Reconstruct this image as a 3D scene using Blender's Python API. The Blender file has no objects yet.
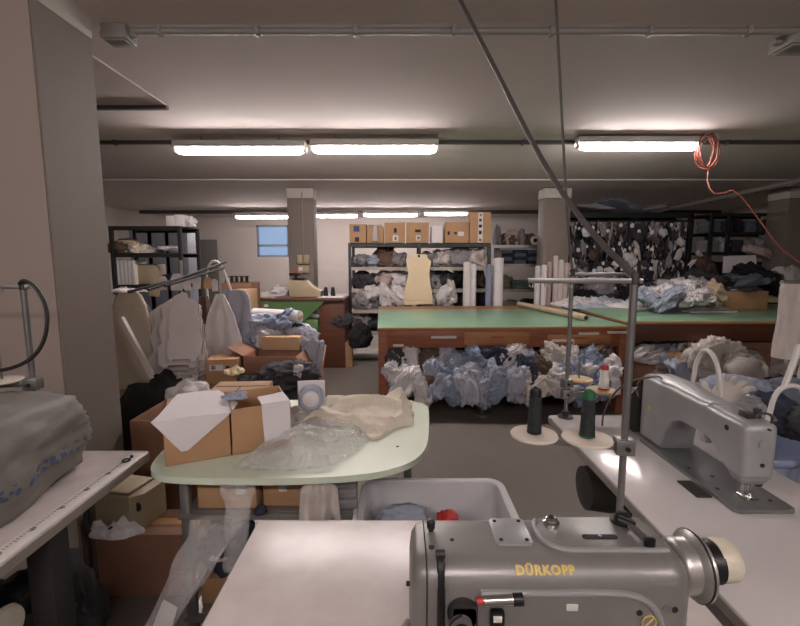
import bpy, bmesh, math, random
from mathutils import Vector, Matrix, noise
sc = bpy.context.scene
COL = sc.collection
PI = math.pi
R = math.radians
EXPOSURE = 1.52
F, PITCH, EYE = 437.0, math.radians(6.9), 1.5      # focal length in pixels, camera tilt and height

def ray(px, py):
    u = (px - 400) / F; v = -(py - 313) / F
    return u, math.cos(PITCH) + v * math.sin(PITCH), -math.sin(PITCH) + v * math.cos(PITCH)
def at(px, py, Y):
    u, y, w = ray(px, py); s = Y / y
    return Vector((u * s, Y, EYE + w * s))
def atz(px, py, z):
    u, y, w = ray(px, py); s = (z - EYE) / w
    return Vector((u * s, y * s, z))

# ------------------------------------------------------------------ materials
def lin(h):
    h = h.lstrip('#')
    def c(v):
        v /= 255
        return v / 12.92 if v <= .04045 else ((v + .055) / 1.055) ** 2.4
    return tuple(c(int(h[i:i+2], 16)) for i in (0, 2, 4)) + (1,)
MATS = {}
def mat(name, hexc, rough=.6, metal=0.0, var=0.0, vscale=8, bump=0.0, bscale=40, hex2=None, stretch=None, coat=0.0, spec=.5):
    m = bpy.data.materials.new(name); m.use_nodes = True
    nt = m.node_tree; b = nt.nodes['Principled BSDF']
    b.inputs['Base Color'].default_value = lin(hexc)
    b.inputs['Roughness'].default_value = rough
    b.inputs['Metallic'].default_value = metal
    b.inputs['Specular IOR Level'].default_value = spec
    if coat: b.inputs['Coat Weight'].default_value = coat; b.inputs['Coat Roughness'].default_value = .15
    if var or bump or hex2:
        tc = nt.nodes.new('ShaderNodeTexCoord'); mp = nt.nodes.new('ShaderNodeMapping')
        nt.links.new(tc.outputs['Object'], mp.inputs['Vector'])
        if stretch: mp.inputs['Scale'].default_value = stretch
    if var or hex2:
        n = nt.nodes.new('ShaderNodeTexNoise'); n.inputs['Scale'].default_value = vscale; n.inputs['Detail'].default_value = 5
        nt.links.new(mp.outputs['Vector'], n.inputs['Vector'])
        rp = nt.nodes.new('ShaderNodeValToRGB')
        c = lin(hexc); c2 = lin(hex2) if hex2 else tuple(x * (1 - var) for x in c[:3]) + (1,)
        rp.color_ramp.elements[0].position = .35; rp.color_ramp.elements[1].position = .65
        rp.color_ramp.elements[0].color = c2; rp.color_ramp.elements[1].color = c
        nt.links.new(n.outputs['Fac'], rp.inputs['Fac']); nt.links.new(rp.outputs['Color'], b.inputs['Base Color'])
    if bump:
        n2 = nt.nodes.new('ShaderNodeTexNoise'); n2.inputs['Scale'].default_value = bscale; n2.inputs['Detail'].default_value = 4
        nt.links.new(mp.outputs['Vector'], n2.inputs['Vector'])
        bp = nt.nodes.new('ShaderNodeBump'); bp.inputs['Strength'].default_value = bump; bp.inputs['Distance'].default_value = .01
        nt.links.new(n2.outputs['Fac'], bp.inputs['Height']); nt.links.new(bp.outputs['Normal'], b.inputs['Normal'])
    MATS[name] = m
    return m
def emit(name, hexc, s):
    m = bpy.data.materials.new(name); m.use_nodes = True
    nt = m.node_tree; nt.nodes.clear()
    o = nt.nodes.new('ShaderNodeOutputMaterial'); e = nt.nodes.new('ShaderNodeEmission')
    e.inputs['Color'].default_value = lin(hexc); e.inputs['Strength'].default_value = s
    nt.links.new(e.outputs[0], o.inputs[0]); MATS[name] = m
    return m
def film(name, clear=.72, tint='#ffffff', rough=.12):
    m = bpy.data.materials.new(name); m.use_nodes = True
    nt = m.node_tree; nt.nodes.clear()
    o = nt.nodes.new('ShaderNodeOutputMaterial'); mx = nt.nodes.new('ShaderNodeMixShader')
    t = nt.nodes.new('ShaderNodeBsdfTransparent'); t.inputs[0].default_value = lin(tint)
    p = nt.nodes.new('ShaderNodeBsdfPrincipled'); p.inputs['Base Color'].default_value = lin('#f4f2f2'); p.inputs['Roughness'].default_value = rough
    p.inputs['Specular IOR Level'].default_value = .8
    tc = nt.nodes.new('ShaderNodeTexCoord'); n = nt.nodes.new('ShaderNodeTexNoise'); n.inputs['Scale'].default_value = 34; n.inputs['Distortion'].default_value = 1.2
    nt.links.new(tc.outputs['Object'], n.inputs['Vector'])
    bp = nt.nodes.new('ShaderNodeBump'); bp.inputs['Strength'].default_value = .8; bp.inputs['Distance'].default_value = .02
    nt.links.new(n.outputs['Fac'], bp.inputs['Height']); nt.links.new(bp.outputs['Normal'], p.inputs['Normal'])
    mx.inputs[0].default_value = 1 - clear
    nt.links.new(t.outputs[0], mx.inputs[1]); nt.links.new(p.outputs[0], mx.inputs[2]); nt.links.new(mx.outputs[0], o.inputs[0])
    MATS[name] = m
    return m

# ------------------------------------------------------------------ mesh builder
def rrect(u0, u1, v0, v1, r, n=4):
    if not isinstance(r, (tuple, list)): r = (r,) * 4
    mx = min(u1 - u0, v1 - v0) / 2 * .98
    out = []
    for (cu, cv, a0, k) in ((u1, v1, 0, 0), (u0, v1, 90, 1), (u0, v0, 180, 2), (u1, v0, 270, 3)):
        q = max(1e-4, min(r[k], mx))
        ou = cu - q if cu == u1 else cu + q; ov = cv - q if cv == v1 else cv + q
        for i in range(n + 1):
            a = R(a0 + 90 * i / n); out.append((ou + q * math.cos(a), ov + q * math.sin(a)))
    return out

class MB:
    def __init__(s): s.bm = bmesh.new(); s.mi = 0
    def _f(s, vs):
        try:
            f = s.bm.faces.new(vs); f.material_index = s.mi; return f
        except ValueError: return None
    def box(s, lo, hi, bev=0.0, M=None, seg=2):
        t = bmesh.new(); bmesh.ops.create_cube(t, size=1)
        for v in t.verts:
            v.co = Vector([(lo[i] + hi[i]) / 2 + v.co[i] * (hi[i] - lo[i]) for i in range(3)])
        if bev: bmesh.ops.bevel(t, geom=t.edges[:], offset=bev, segments=seg, profile=.5, affect='EDGES', clamp_overlap=True)
        s.merge(t, M); return s
    def merge(s, t, M=None):
        if M is not None: bmesh.ops.transform(t, matrix=M, verts=t.verts[:])
        mp = {v: s.bm.verts.new(v.co) for v in t.verts}
        for f in t.faces: s._f([mp[v] for v in f.verts])
        t.free()
    def loft(s, rings, cap=True, closed=False):
        V = [[s.bm.verts.new(p) for p in r] for r in rings]; n = len(V[0])
        m = len(V)
        for i in range(m if closed else m - 1):
            a, b = V[i], V[(i + 1) % m]
            for j in range(n): s._f((a[j], a[(j + 1) % n], b[(j + 1) % n], b[j]))
        if cap and not closed:
            s._f(list(reversed(V[0]))); s._f(V[-1])
        return s
    def lathe(s, prof, c=(0, 0, 0), n=20, axis='z', cap=True):
        rings = []
        for (r, z) in prof:
            ring = []
            for i in range(n):
                a = 2 * PI * i / n; p = (r * math.cos(a), r * math.sin(a), z)
                if axis == 'x': p = (p[2], p[0], p[1])
                elif axis == 'y': p = (p[1], p[2], p[0])
                ring.append((p[0] + c[0], p[1] + c[1], p[2] + c[2]))
            rings.append(ring)
        return s.loft(rings, cap)
    def tube(s, pts, r, n=8, closed=False, smooth=0):
        P = [Vector(p) for p in pts]
        if smooth:
            for _ in range(smooth):
                Q = []
                m = len(P)
                if not closed: Q.append(P[0])
                for i in range(m if closed else m - 1):
                    a, b = P[i], P[(i + 1) % m]; Q += [a * .75 + b * .25, a * .25 + b * .75]
                if not closed: Q.append(P[-1])
                P = Q
        m = len(P); rings = []; up = None
        for i in range(m):
            if closed: t = P[(i + 1) % m] - P[i - 1]
            else: t = P[min(i + 1, m - 1)] - P[max(i - 1, 0)]
            if t.length < 1e-9: t = Vector((0, 0, 1))
            t.normalize()
            if up is None: up = t.orthogonal().normalized()
            up = (up - t * up.dot(t))
            if up.length < 1e-6: up = t.orthogonal()
            up.normalize(); sd = t.cross(up)
            rr = r[i] if isinstance(r, (list, tuple)) and len(r) == m else (r if not isinstance(r, (list, tuple)) else r[0])
            rings.append([P[i] + up * rr * math.cos(2 * PI * k / n) + sd * rr * math.sin(2 * PI * k / n) for k in range(n)])
        return s.loft(rings, not closed, closed)
    def cyl(s, a, b, r, n=12, r2=None):
        return s.tube([a, b], [r, r if r2 is None else r2], n)
    def prism(s, poly, z0, z1, M=None, bev=0):
        t = bmesh.new()
        a = [t.verts.new((p[0], p[1], z0)) for p in poly]; b = [t.verts.new((p[0], p[1], z1)) for p in poly]
        n = len(poly)
        t.faces.new(list(reversed(a))); t.faces.new(b)
        for i in range(n): t.faces.new((a[i], a[(i + 1) % n], b[(i + 1) % n], b[i]))
        if bev:
            es = [e for e in t.edges if abs(e.verts[0].co.z - e.verts[1].co.z) < 1e-6]
            bmesh.ops.bevel(t, geom=es, offset=bev, segments=2, profile=.5, affect='EDGES', clamp_overlap=True)
        s.merge(t, M); return s
    def build(s, name, m=None, parent=None, ang=40, loc=None, flat=False):
        bmesh.ops.recalc_face_normals(s.bm, faces=s.bm.faces[:])
        me = bpy.data.meshes.new(name); s.bm.to_mesh(me); s.bm.free()
        for k in (m if isinstance(m, (list, tuple)) else [m]):
            me.materials.append(MATS[k] if isinstance(k, str) else k)
        if not flat:
            for p in me.polygons: p.use_smooth = True
            me.set_sharp_from_angle(angle=R(ang))
        o = bpy.data.objects.new(name, me); COL.objects.link(o)
        if parent is not None: o.parent = parent
        if loc is not None: o.location = loc
        return o

def to_mesh(f):
    bpy.context.view_layer.update()
    me = bpy.data.meshes.new_from_object(f.evaluated_get(bpy.context.evaluated_depsgraph_get()))
    n, p, l, r = f.name, f.parent, f.location.copy(), f.rotation_euler.copy()
    bpy.data.objects.remove(f)
    o = bpy.data.objects.new(n, me); COL.objects.link(o); o.parent = p; o.location = l; o.rotation_euler = r
    return o
def tag(o, label=None, cat=None, group=None, kind=None):
    if label: o['label'] = label
    if cat: o['category'] = cat
    if group: o['group'] = group
    if kind: o['kind'] = kind
    return o
def thing(name, label, cat, loc=(0, 0, 0), rz=0.0, group=None):
    o = bpy.data.objects.new(name, None); COL.objects.link(o)
    o.empty_display_size = .05
    o.location = loc; o.rotation_euler = (0, 0, rz)
    return tag(o, label, cat, group)
def kids(o): return [c for c in bpy.data.objects if c.parent == o]
def dup(root, loc, rz=0.0, label=None, group=None, scale=None):
    r = root.copy(); COL.objects.link(r); r.location = loc; r.rotation_euler = (0, 0, rz)
    if scale: r.scale = scale
    if label: r['label'] = label
    if group: r['group'] = group
    for ch in kids(root):
        c = ch.copy(); COL.objects.link(c); c.parent = r
        for g in kids(ch):
            d = g.copy(); COL.objects.link(d); d.parent = c
    return r
def struct(o): o['kind'] = 'structure'; return o
ORD = 'first second third fourth fifth sixth seventh eighth ninth tenth eleventh twelfth thirteenth fourteenth fifteenth sixteenth seventeenth eighteenth nineteenth twentieth twenty-first twenty-second twenty-third twenty-fourth twenty-fifth twenty-sixth twenty-seventh'.split()
def nth(i, n, side='left'):
    if i == 0: return 'leftmost' if side == 'left' else 'rightmost'
    if i == n - 1: return 'rightmost' if side == 'left' else 'leftmost'
    if i > n / 2: return ORD[n - 1 - i] + ' from the ' + ('right' if side == 'left' else 'left')
    return ORD[i] + ' from the ' + side

# ------------------------------------------------------------------ cloth generators (shared meshes)
def fbm(p, o, f):
    return noise.noise(Vector(p) * f + o)
def lump_mesh(seed, crease=.30, sub=4):
    rnd = random.Random(seed); o = Vector((rnd.uniform(-50, 50), rnd.uniform(-50, 50), rnd.uniform(-50, 50)))
    bm = bmesh.new(); bmesh.ops.create_icosphere(bm, subdivisions=sub, radius=1)
    for v in bm.verts:
        d = v.co.normalized()
        w = Vector((fbm(d, o, 1.1), fbm(d, o + Vector((9, 0, 0)), 1.1), fbm(d, o + Vector((0, 9, 0)), 1.1)))
        q = d + w * .5
        r = 1 + .32 * fbm(q, o, 1.4)
        r += crease * (.32 - abs(fbm(q, o, 2.6))) + crease * .55 * (.3 - abs(fbm(q, o + Vector((3, 3, 3)), 5.5)))
        p = d * r
        if p.z < -.55: p.z = -.55 + (p.z + .55) * .12
        v.co = p
    me = bpy.data.meshes.new('crumpled_cloth'); bm.to_mesh(me); bm.free()
    for p in me.polygons: p.use_smooth = True
    return me
def flop_mesh(seed, sub=5):
    """A limp garment: long soft folds running along its height, pinched and irregular."""
    rnd = random.Random(seed); o = Vector((rnd.uniform(-50, 50), rnd.uniform(-50, 50), rnd.uniform(-50, 50)))
    bm = bmesh.new(); bmesh.ops.create_icosphere(bm, subdivisions=sub, radius=1)
    for v in bm.verts:
        d = v.co.normalized()
        w = Vector((fbm(d, o, 1.3), fbm(d, o + Vector((9, 0, 0)), 1.3), fbm(d, o + Vector((0, 9, 0)), 1.3)))
        q = d + w * .45; q.z *= .38
        r = 1 + .55 * fbm(d, o, 1.5) + .62 * (.25 - abs(fbm(q, o, 3.4))) + .34 * (.25 - abs(fbm(q, o + Vector((3, 3, 3)), 7))) + .12 * (.25 - abs(fbm(q, o + Vector((5, 1, 3)), 15)))
        s_ = max(abs(d.x), abs(d.z)); p = d.lerp(Vector((d.x / s_, d.y, d.z / s_)), .35) * r
        v.co = p
    me = bpy.data.meshes.new('limp_garment'); bm.to_mesh(me); bm.free()
    for p in me.polygons: p.use_smooth = True
    return me
def drape_mesh(seed, rag=.3, folds=3, sharp=.5, nr=16, na=56, edge=.03):
    """A cloth dropped on a surface: unit radius, unit height; ragged outline, closed underneath."""
    rnd = random.Random(seed); o = Vector((rnd.uniform(-50, 50), rnd.uniform(-50, 50), 0))
    dirs = [(rnd.uniform(0, PI), rnd.uniform(3.5, 8)) for _ in range(folds)]
    bm = bmesh.new(); rings = []
    def h(x, y, t):
        z = 0
        wx = .35 * noise.noise(Vector((x, y, 1)) * 1.7 + o); wy = .35 * noise.noise(Vector((x, y, 5)) * 1.7 + o)
        for a, k in dirs:
            c = (x + wx) * math.cos(a) + (y + wy) * math.sin(a)
            z += (1 - abs(math.sin(c * k))) ** (1 + sharp)
        z = z / len(dirs) * .55 + .45 * (noise.noise(Vector((x, y, 0)) * 1.5 + o) * .9 + .45) + .12 * abs(noise.noise(Vector((x, y, 0)) * 6 + o))
        return max(.0, z) * (1 - t ** 5 * .75) + edge
    ctr = bm.verts.new((0, 0, h(0, 0, 0)))
    for i in range(1, nr + 1):
        t = i / nr; ring = []
        for j in range(na):
            a = 2 * PI * j / na
            Rr = 1 + rag * 1.6 * noise.noise(Vector((math.cos(a) * 1.1, math.sin(a) * 1.1, 0)) + o) + rag * .5 * noise.noise(Vector((math.cos(a) * 3, math.sin(a) * 3, 3)) + o)
            x, y = t * Rr * math.cos(a), t * Rr * math.sin(a)
            ring.append(bm.verts.new((x, y, h(x, y, t))))
        rings.append(ring)
    for j in range(na): bm.faces.new((ctr, rings[0][j], rings[0][(j + 1) % na]))
    for i in range(nr - 1):
        for j in range(na): bm.faces.new((rings[i][j], rings[i + 1][j], rings[i + 1][(j + 1) % na], rings[i][(j + 1) % na]))
    low = [bm.verts.new((v.co.x, v.co.y, 0)) for v in rings[-1]]
    for j in range(na): bm.faces.new((rings[-1][j], low[j], low[(j + 1) % na], rings[-1][(j + 1) % na]))
    bm.faces.new(list(reversed(low)))
    bmesh.ops.recalc_face_normals(bm, faces=bm.faces[:])
    me = bpy.data.meshes.new('draped_cloth'); bm.to_mesh(me); bm.free()
    for p in me.polygons: p.use_smooth = True
    me.set_sharp_from_angle(angle=R(60))
    return me
def hang_mesh(seed, prof, folds=5, amp=.035, thick=.012, n=28, m=20, ragged=.03):
    """A garment hanging in the x-z plane, unit height downward; prof = [(t, halfwidth)]."""
    rnd = random.Random(seed); ph = rnd.uniform(0, 6); o = Vector((rnd.uniform(-50, 50), 0, 0))
    def hw(t):
        for (t0, w0), (t1, w1) in zip(prof, prof[1:]):
            if t <= t1: return w0 + (w1 - w0) * ((t - t0) / max(1e-6, t1 - t0))
        return prof[-1][1]
    bm = bmesh.new(); S = []
    for side in (-1, 1):
        g = []
        for i in range(m + 1):
            t = i / m; row = []
            for j in range(n + 1):
                u = j / n * 2 - 1; w = hw(t)
                x = u * w + .02 * noise.noise(Vector((u * 2, t * 3, 0)) + o)
                zz = -t - (ragged * noise.noise(Vector((u * 3, 7, 0)) + o) if i == m else 0)
                y = amp * (.3 + t) * math.sin(u * folds * 1.5 + ph + t * 1.3) + amp * noise.noise(Vector((u * 2, t * 2.5, 3)) + o) + side * thick / 2
                row.append(bm.verts.new((x, y, zz)))
            g.append(row)
        S.append(g)
    a, b = S
    for i in range(m):
        for j in range(n):
            bm.faces.new((a[i][j], a[i][j + 1], a[i + 1][j + 1], a[i + 1][j]))
            bm.faces.new((b[i][j], b[i + 1][j], b[i + 1][j + 1], b[i][j + 1]))
    for j in range(n):
        bm.faces.new((a[0][j], b[0][j], b[0][j + 1], a[0][j + 1])); bm.faces.new((a[m][j], a[m][j + 1], b[m][j + 1], b[m][j]))
    for i in range(m):
        bm.faces.new((a[i][0], a[i + 1][0], b[i + 1][0], b[i][0])); bm.faces.new((a[i][n], b[i][n], b[i + 1][n], a[i + 1][n]))
    bmesh.ops.recalc_face_normals(bm, faces=bm.faces[:])
    me = bpy.data.meshes.new('hanging_cloth'); bm.to_mesh(me); bm.free()
    for p in me.polygons: p.use_smooth = True
    me.set_sharp_from_angle(angle=R(60))
    return me
def folded_mesh(seed, layers=4):
    """A folded garment, unit footprint centred, unit height, rounded fold edges per layer."""
    rnd = random.Random(seed); mb = MB()
    for k in range(layers):
        z0, z1 = k / layers, (k + 1) / layers
        j = [rnd.uniform(-.03, .03) for _ in range(4)]
        base = rrect(-.5 + j[0], .5 + j[1], -.5 + j[2], .5 + j[3], .08, 4)
        rings = []
        for (sc_, z) in ((.95, 0), (.99, .12), (1, .35), (1, .65), (.985, .9), (.93, 1)):
            rings.append([(p[0] * sc_, p[1] * sc_, z0 + (z1 - z0) * z + (.10 / layers) * noise.noise(Vector((p[0] * 2, p[1] * 2, k + seed)))) for p in base])
        mb.loft(rings)
    bmesh.ops.recalc_face_normals(mb.bm, faces=mb.bm.faces[:])
    me = bpy.data.meshes.new('folded_cloth'); mb.bm.to_mesh(me); mb.bm.free()
    for p in me.polygons: p.use_smooth = True
    me.set_sharp_from_angle(angle=R(50))
    return me
FLOP = [flop_mesh(700 + s) for s in range(10)]
LUMP = [lump_mesh(s, .45 + .06 * (s % 3)) for s in range(12)]
DRAPE = [drape_mesh(100 + s) for s in range(10)]
FOLD = [folded_mesh(s, 2 + s % 3) for s in range(6)]
HANG = [hang_mesh(40 + s, [(0, .3), (.12, .42), (.5, .46), (1, .5)], folds=4 + s % 3, amp=.05, thick=.03) for s in range(6)]
for _me in FLOP + LUMP + DRAPE + FOLD + HANG: _me.materials.append(None)
def cloth(me, name, m, loc, scale, rot=(0, 0, 0), label=None, cat='garment', group=None):
    o = bpy.data.objects.new(name, me); COL.objects.link(o)
    o.location = loc; o.scale = scale; o.rotation_euler = rot
    o.material_slots[0].link = 'OBJECT'; o.material_slots[0].material = MATS[m]
    return tag(o, label, cat, group)
# ------------------------------------------------------------------ materials used
mat('wall_paint', '#bcb3ac', .8, var=.06, vscale=1.2, bump=.05, bscale=90)
mat('beige_paint', '#998c84', .75, var=.05, vscale=1.5, bump=.05, bscale=90)
mat('ceiling_paint', '#d0c5bf', .85, var=.05, vscale=.7, bump=.06, bscale=60)
mat('ceiling_panel', '#bfb3af', .85, var=.04, vscale=1)
mat('pillar_grey', '#7a7067', .7, var=.06, vscale=2, bump=.05, bscale=70)
mat('floor_vinyl', '#716b64', .34, var=.12, vscale=1.3, hex2='#6c6460')
mat('skirting', '#5d5650', .6)
mat('conduit_grey', '#85807b', .5)
mat('dark_conduit', '#4c4845', .55)
mat('white_plastic', '#cfcbc6', .45)
mat('window_frame', '#7d8892', .5)
mat('locker_grey', '#8c9099', .5, var=.04)
mat('door_grey', '#6b6662', .6, var=.04)
mat('black_steel', '#1b1d20', .45, spec=.4)
mat('dark_green_steel', '#0d1312', .5)
mat('grey_steel', '#8f8d8a', .38, .6, var=.06, vscale=10)
mat('galvanised', '#8b8a88', .35, .75, var=.1, vscale=30)
mat('chrome', '#c9c8c6', .16, 1.0)
mat('machine_grey', '#8c8987', .36, .35, var=.16, vscale=9, bump=.04, bscale=160)
mat('machine_pale', '#9fa0a0', .34, .25, var=.08, vscale=9, bump=.03, bscale=160)
mat('machine_bed', '#7d7f80', .32, .5, var=.08, vscale=12)
mat('machine_beige', '#a8987c', .5, var=.06)
mat('black_plastic', '#141414', .4)
mat('soft_black', '#1d1b1c', .7, bump=.1)
mat('cream_plastic', '#cfc7b4', .4)
mat('wood_disc', '#c9a878', .5, var=.15, vscale=20)
mat('felt_disc', '#d8cdbf', .7, var=.05)
mat('thread_black', '#26282b', .8, bump=.6, bscale=220, stretch=(.2, .2, 2))
mat('thread_green', '#1d5a35', .7)
mat('thread_white', '#d8d5d2', .75, bump=.3, bscale=200)
mat('red_plastic', '#b3302a', .45)
mat('gold_paint', '#d2b45a', .4)
mat('laminate', '#cfc6c2', .26, var=.05, vscale=14, hex2='#c5bbb8')
mat('laminate_gloss', '#c9c4c3', .16, var=.03, vscale=6)
mat('laminate_edge', '#8a827b', .5)
mat('mint_top', '#cdd8c4', .35, var=.05, vscale=5)
mat('wood_brown', '#96583a', .5, var=.3, vscale=6, stretch=(.6, 6, 6))
mat('wood_dark', '#5b3422', .5, var=.3, vscale=6, stretch=(.6, 6, 6))
mat('wood_light', '#a87448', .5, var=.25, vscale=5, stretch=(.6, 6, 6))
mat('green_lino', '#789a80', .3, var=.1, vscale=4, hex2='#6f9177')
mat('green_paint', '#4f6f40', .5, var=.08)
mat('desk_brown', '#5e3a33', .45, var=.1)
mat('carton', '#b08a66', .75, var=.1, vscale=5)
mat('carton_dark', '#8d6650', .8, var=.12, vscale=5)
mat('carton_tan', '#bd9c78', .75, var=.08, vscale=5)
mat('carton_inside', '#94704f', .8)
mat('tape_tan', '#c49a68', .35)
mat('label_white', '#cfcac6', .6)
mat('print_black', '#1f1e20', .7)
mat('print_blue', '#2c4267', .7)
mat('card_pattern', '#d3cac9', .75, var=.08, vscale=6)
mat('shaded_card_edge', '#746a64', .8)  # dark sides paint in the shadow gaps between the hanging cards
mat('card_cream', '#d9c7a4', .75, var=.05, vscale=4)
mat('paper_white', '#d8d4d6', .7, var=.03, vscale=6)
fab = dict(bump=.25, bscale=60)
for n_, h_ in dict(white='#cfcaca', offwhite='#c4bbb4', cream='#cdc0ac', paleblue='#9ea5b4', blue='#808a9d', lavender='#a6a8b3', grey='#8a8688', dark='#3b393d', black='#18171a',
                   navy='#2c3242', brown='#5f4a3d', beige='#b5a389', pinkish='#b8a49f', teal='#3d5350', steel='#626872', olive='#6a6756').items():
    mat('cloth_' + n_, h_, .9, var=.1, vscale=5, **fab)
mat('knit_beige', '#e6dccb', .95, var=.12, vscale=14, bump=.6, bscale=120)
mat('knit_pale', '#c6c1ba', .95, var=.2, vscale=20, bump=.6, bscale=120)
mat('bin_grey', '#c9c7c8', .4, var=.04)
mat('bin_blue', '#8e98b4', .4, var=.04)
mat('cable_black', '#1c1a1a', .5)
mat('cable_grey', '#4d4846', .5)
mat('cable_orange', '#9a594b', .5)
mat('iron_dark', '#2a2828', .55)
mat('motor_dark', '#33302d', .5, var=.1)
film('plastic_film', .74)
film('plastic_bag', .66)
mat('satin_steel', '#b9b7b4', .34, .75, var=.08, vscale=20)
film('window_glass', .9)
mat('card_light', '#dcd5d4', .75, var=.06, vscale=6); mat('card_dull', '#bdb3b1', .75, var=.08, vscale=6); mat('shelf_pale', '#a59d92', .55, var=.1)
emit('tube_light', '#fff3f1', 30)
# grey machine cover with a printed blue band
m = mat('cover_grey', '#7d7873', .6, var=.14, vscale=5, bump=.15, bscale=18)
nt = m.node_tree; b = nt.nodes['Principled BSDF']
src = b.inputs['Base Color'].links[0].from_socket
tc = nt.nodes.new('ShaderNodeTexCoord'); mp = nt.nodes.new('ShaderNodeMapping'); mp.inputs['Rotation'].default_value = (0, R(-7), 0)
sx = nt.nodes.new('ShaderNodeSeparateXYZ'); nt.links.new(tc.outputs['Object'], mp.inputs[0]); nt.links.new(mp.outputs[0], sx.inputs[0])
d1 = nt.nodes.new('ShaderNodeMath'); d1.operation = 'ADD'; d1.inputs[1].default_value = .012; nt.links.new(sx.outputs['Z'], d1.inputs[0])
d2 = nt.nodes.new('ShaderNodeMath'); d2.operation = 'ABSOLUTE'; nt.links.new(d1.outputs[0], d2.inputs[0])
d3 = nt.nodes.new('ShaderNodeMath'); d3.operation = 'LESS_THAN'; d3.inputs[1].default_value = .017; nt.links.new(d2.outputs[0], d3.inputs[0])
vo = nt.nodes.new('ShaderNodeTexVoronoi'); vo.inputs['Scale'].default_value = 42; nt.links.new(tc.outputs['Object'], vo.inputs['Vector'])
d4 = nt.nodes.new('ShaderNodeMath'); d4.operation = 'LESS_THAN'; d4.inputs[1].default_value = .52; nt.links.new(vo.outputs['Distance'], d4.inputs[0])
d5 = nt.nodes.new('ShaderNodeMath'); d5.operation = 'MULTIPLY'; nt.links.new(d3.outputs[0], d5.inputs[0]); nt.links.new(d4.outputs[0], d5.inputs[1])
mx = nt.nodes.new('ShaderNodeMix'); mx.data_type = 'RGBA'; nt.links.new(d5.outputs[0], mx.inputs[0])
nt.links.new(src, mx.inputs[6]); mx.inputs[7].default_value = lin('#44587a'); nt.links.new(mx.outputs[2], b.inputs['Base Color'])
# ------------------------------------------------------------------ camera and world
cd = bpy.data.cameras.new('camera'); cam = bpy.data.objects.new('camera', cd); COL.objects.link(cam)
cam.location = (0, 0, EYE); cam.rotation_euler = (PI / 2 - PITCH, 0, 0)
cd.sensor_fit = 'HORIZONTAL'; cd.sensor_width = 36; cd.lens = 36 * F / 800; cd.clip_start = .05; cd.clip_end = 100
sc.camera = cam
w = bpy.data.worlds.new('daylight'); sc.world = w; w.use_nodes = True
bg = w.node_tree.nodes['Background']; bg.inputs['Color'].default_value = (.30, .52, .86, 1); bg.inputs['Strength'].default_value = .26
sc.view_settings.view_transform = 'Standard'; sc.view_settings.look = 'None'
sc.view_settings.exposure = EXPOSURE; sc.view_settings.gamma = 1; sc.view_settings.use_curve_mapping = False
sc.cycles.use_denoising = True

# ------------------------------------------------------------------ the room
CZ = 2.64
X0, X1, Y0, Y1 = -6.2, 7.6, -3.6, 12.0
struct(MB().box((X0 - .2, Y0 - .2, -.12), (X1 + .2, Y1 + .2, 0)).build('floor', 'floor_vinyl', flat=True))
struct(MB().box((X0 - .2, Y0 - .2, CZ), (X1 + .2, Y1 + .2, CZ + .15)).build('ceiling', 'ceiling_paint', flat=True))
struct(MB().box((X0 - .2, Y0, 0), (X0, Y1, CZ)).build('wall_left', 'wall_paint', flat=True))
struct(MB().box((X1, Y0, 0), (X1 + .2, Y1, CZ)).build('wall_right', 'wall_paint', flat=True))
struct(MB().box((X0 - .2, Y0 - .2, 0), (X1 + .2, Y0, CZ)).build('wall_front', 'wall_paint', flat=True))
wins = []
a, c = at(257, 257, Y1), at(288, 225, Y1); wins.append((a.x, c.x, a.z, c.z))
a, c = at(112, 247, Y1), at(133, 226, Y1); wins.insert(0, (a.x - .1, c.x, a.z, c.z))
a, c = at(566, 250, Y1), at(574, 235, Y1); wins.append((a.x, c.x, a.z, c.z))
mb = MB(); xs = X0 - .2
for (xa, xb, za, zb) in wins:
    mb.box((xs, Y1, 0), (xa, Y1 + .2, CZ)); mb.box((xa, Y1, 0), (xb, Y1 + .2, za)); mb.box((xa, Y1, zb), (xb, Y1 + .2, CZ)); xs = xb
mb.box((xs, Y1, 0), (X1 + .2, Y1 + .2, CZ))
struct(mb.build('wall_back', 'wall_paint', flat=True))
for i, (xa, xb, za, zb) in enumerate(wins):
    r = struct(MB().box((xa, Y1 + .04, za), (xa + .05, Y1 + .1, zb)).box((xb - .05, Y1 + .04, za), (xb, Y1 + .1, zb)).box((xa, Y1 + .04, zb - .05), (xb, Y1 + .1, zb))
           .box((xa, Y1 + .04, za), (xb, Y1 + .1, za + .05)).box((xa, Y1 + .04, za + (zb - za) * .33), (xb, Y1 + .1, za + (zb - za) * .33 + .06)).build('window_%d' % (i + 1), 'window_frame', flat=True))
    MB().box((xa + .03, Y1 + .065, za + .03), (xb - .03, Y1 + .073, zb - .03)).build('window_pane', 'window_glass', r, flat=True)
struct(MB().box((X0, Y1 - .02, 0), (X1, Y1, .1)).build('baseboard_back', 'skirting', flat=True))
# pillars with pale capitals, the beam that joins them, and the pier beside the worktable
CAPZ = 2.45
def pillar(n, x0, x1, y0, y1):
    o = struct(MB().box((x0, y0, 0), (x1, y1, CAPZ), .012).build('pillar_%d' % n, 'pillar_grey'))
    MB().box((x0 - .004, y0 - .004, CAPZ), (x1 + .004, y1 + .004, 2.6), .006).build('capital', 'wall_paint', o)
    return o
pillar(1, -1.745, -1.345, 6.9, 7.2); pillar(2, 2.23, 2.64, 6.9, 7.2); pillar(3, 6.0, 6.45, 6.9, 7.3)
struct(MB().box((X0, 6.38, 2.624), (X1, 7.5, CZ + .02), .004).build('ceiling_beam', 'ceiling_paint', flat=True))
pier = struct(MB().box((-2.7, 1.856, 0), (-1.455, 2.2, CZ - .0)).build('pillar_4', 'pillar_grey', flat=True))
MB().box((-2.7, 1.85, 0), (-1.462, 1.857, CZ)).build('beige_face', 'beige_paint', pier, flat=True)
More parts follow.
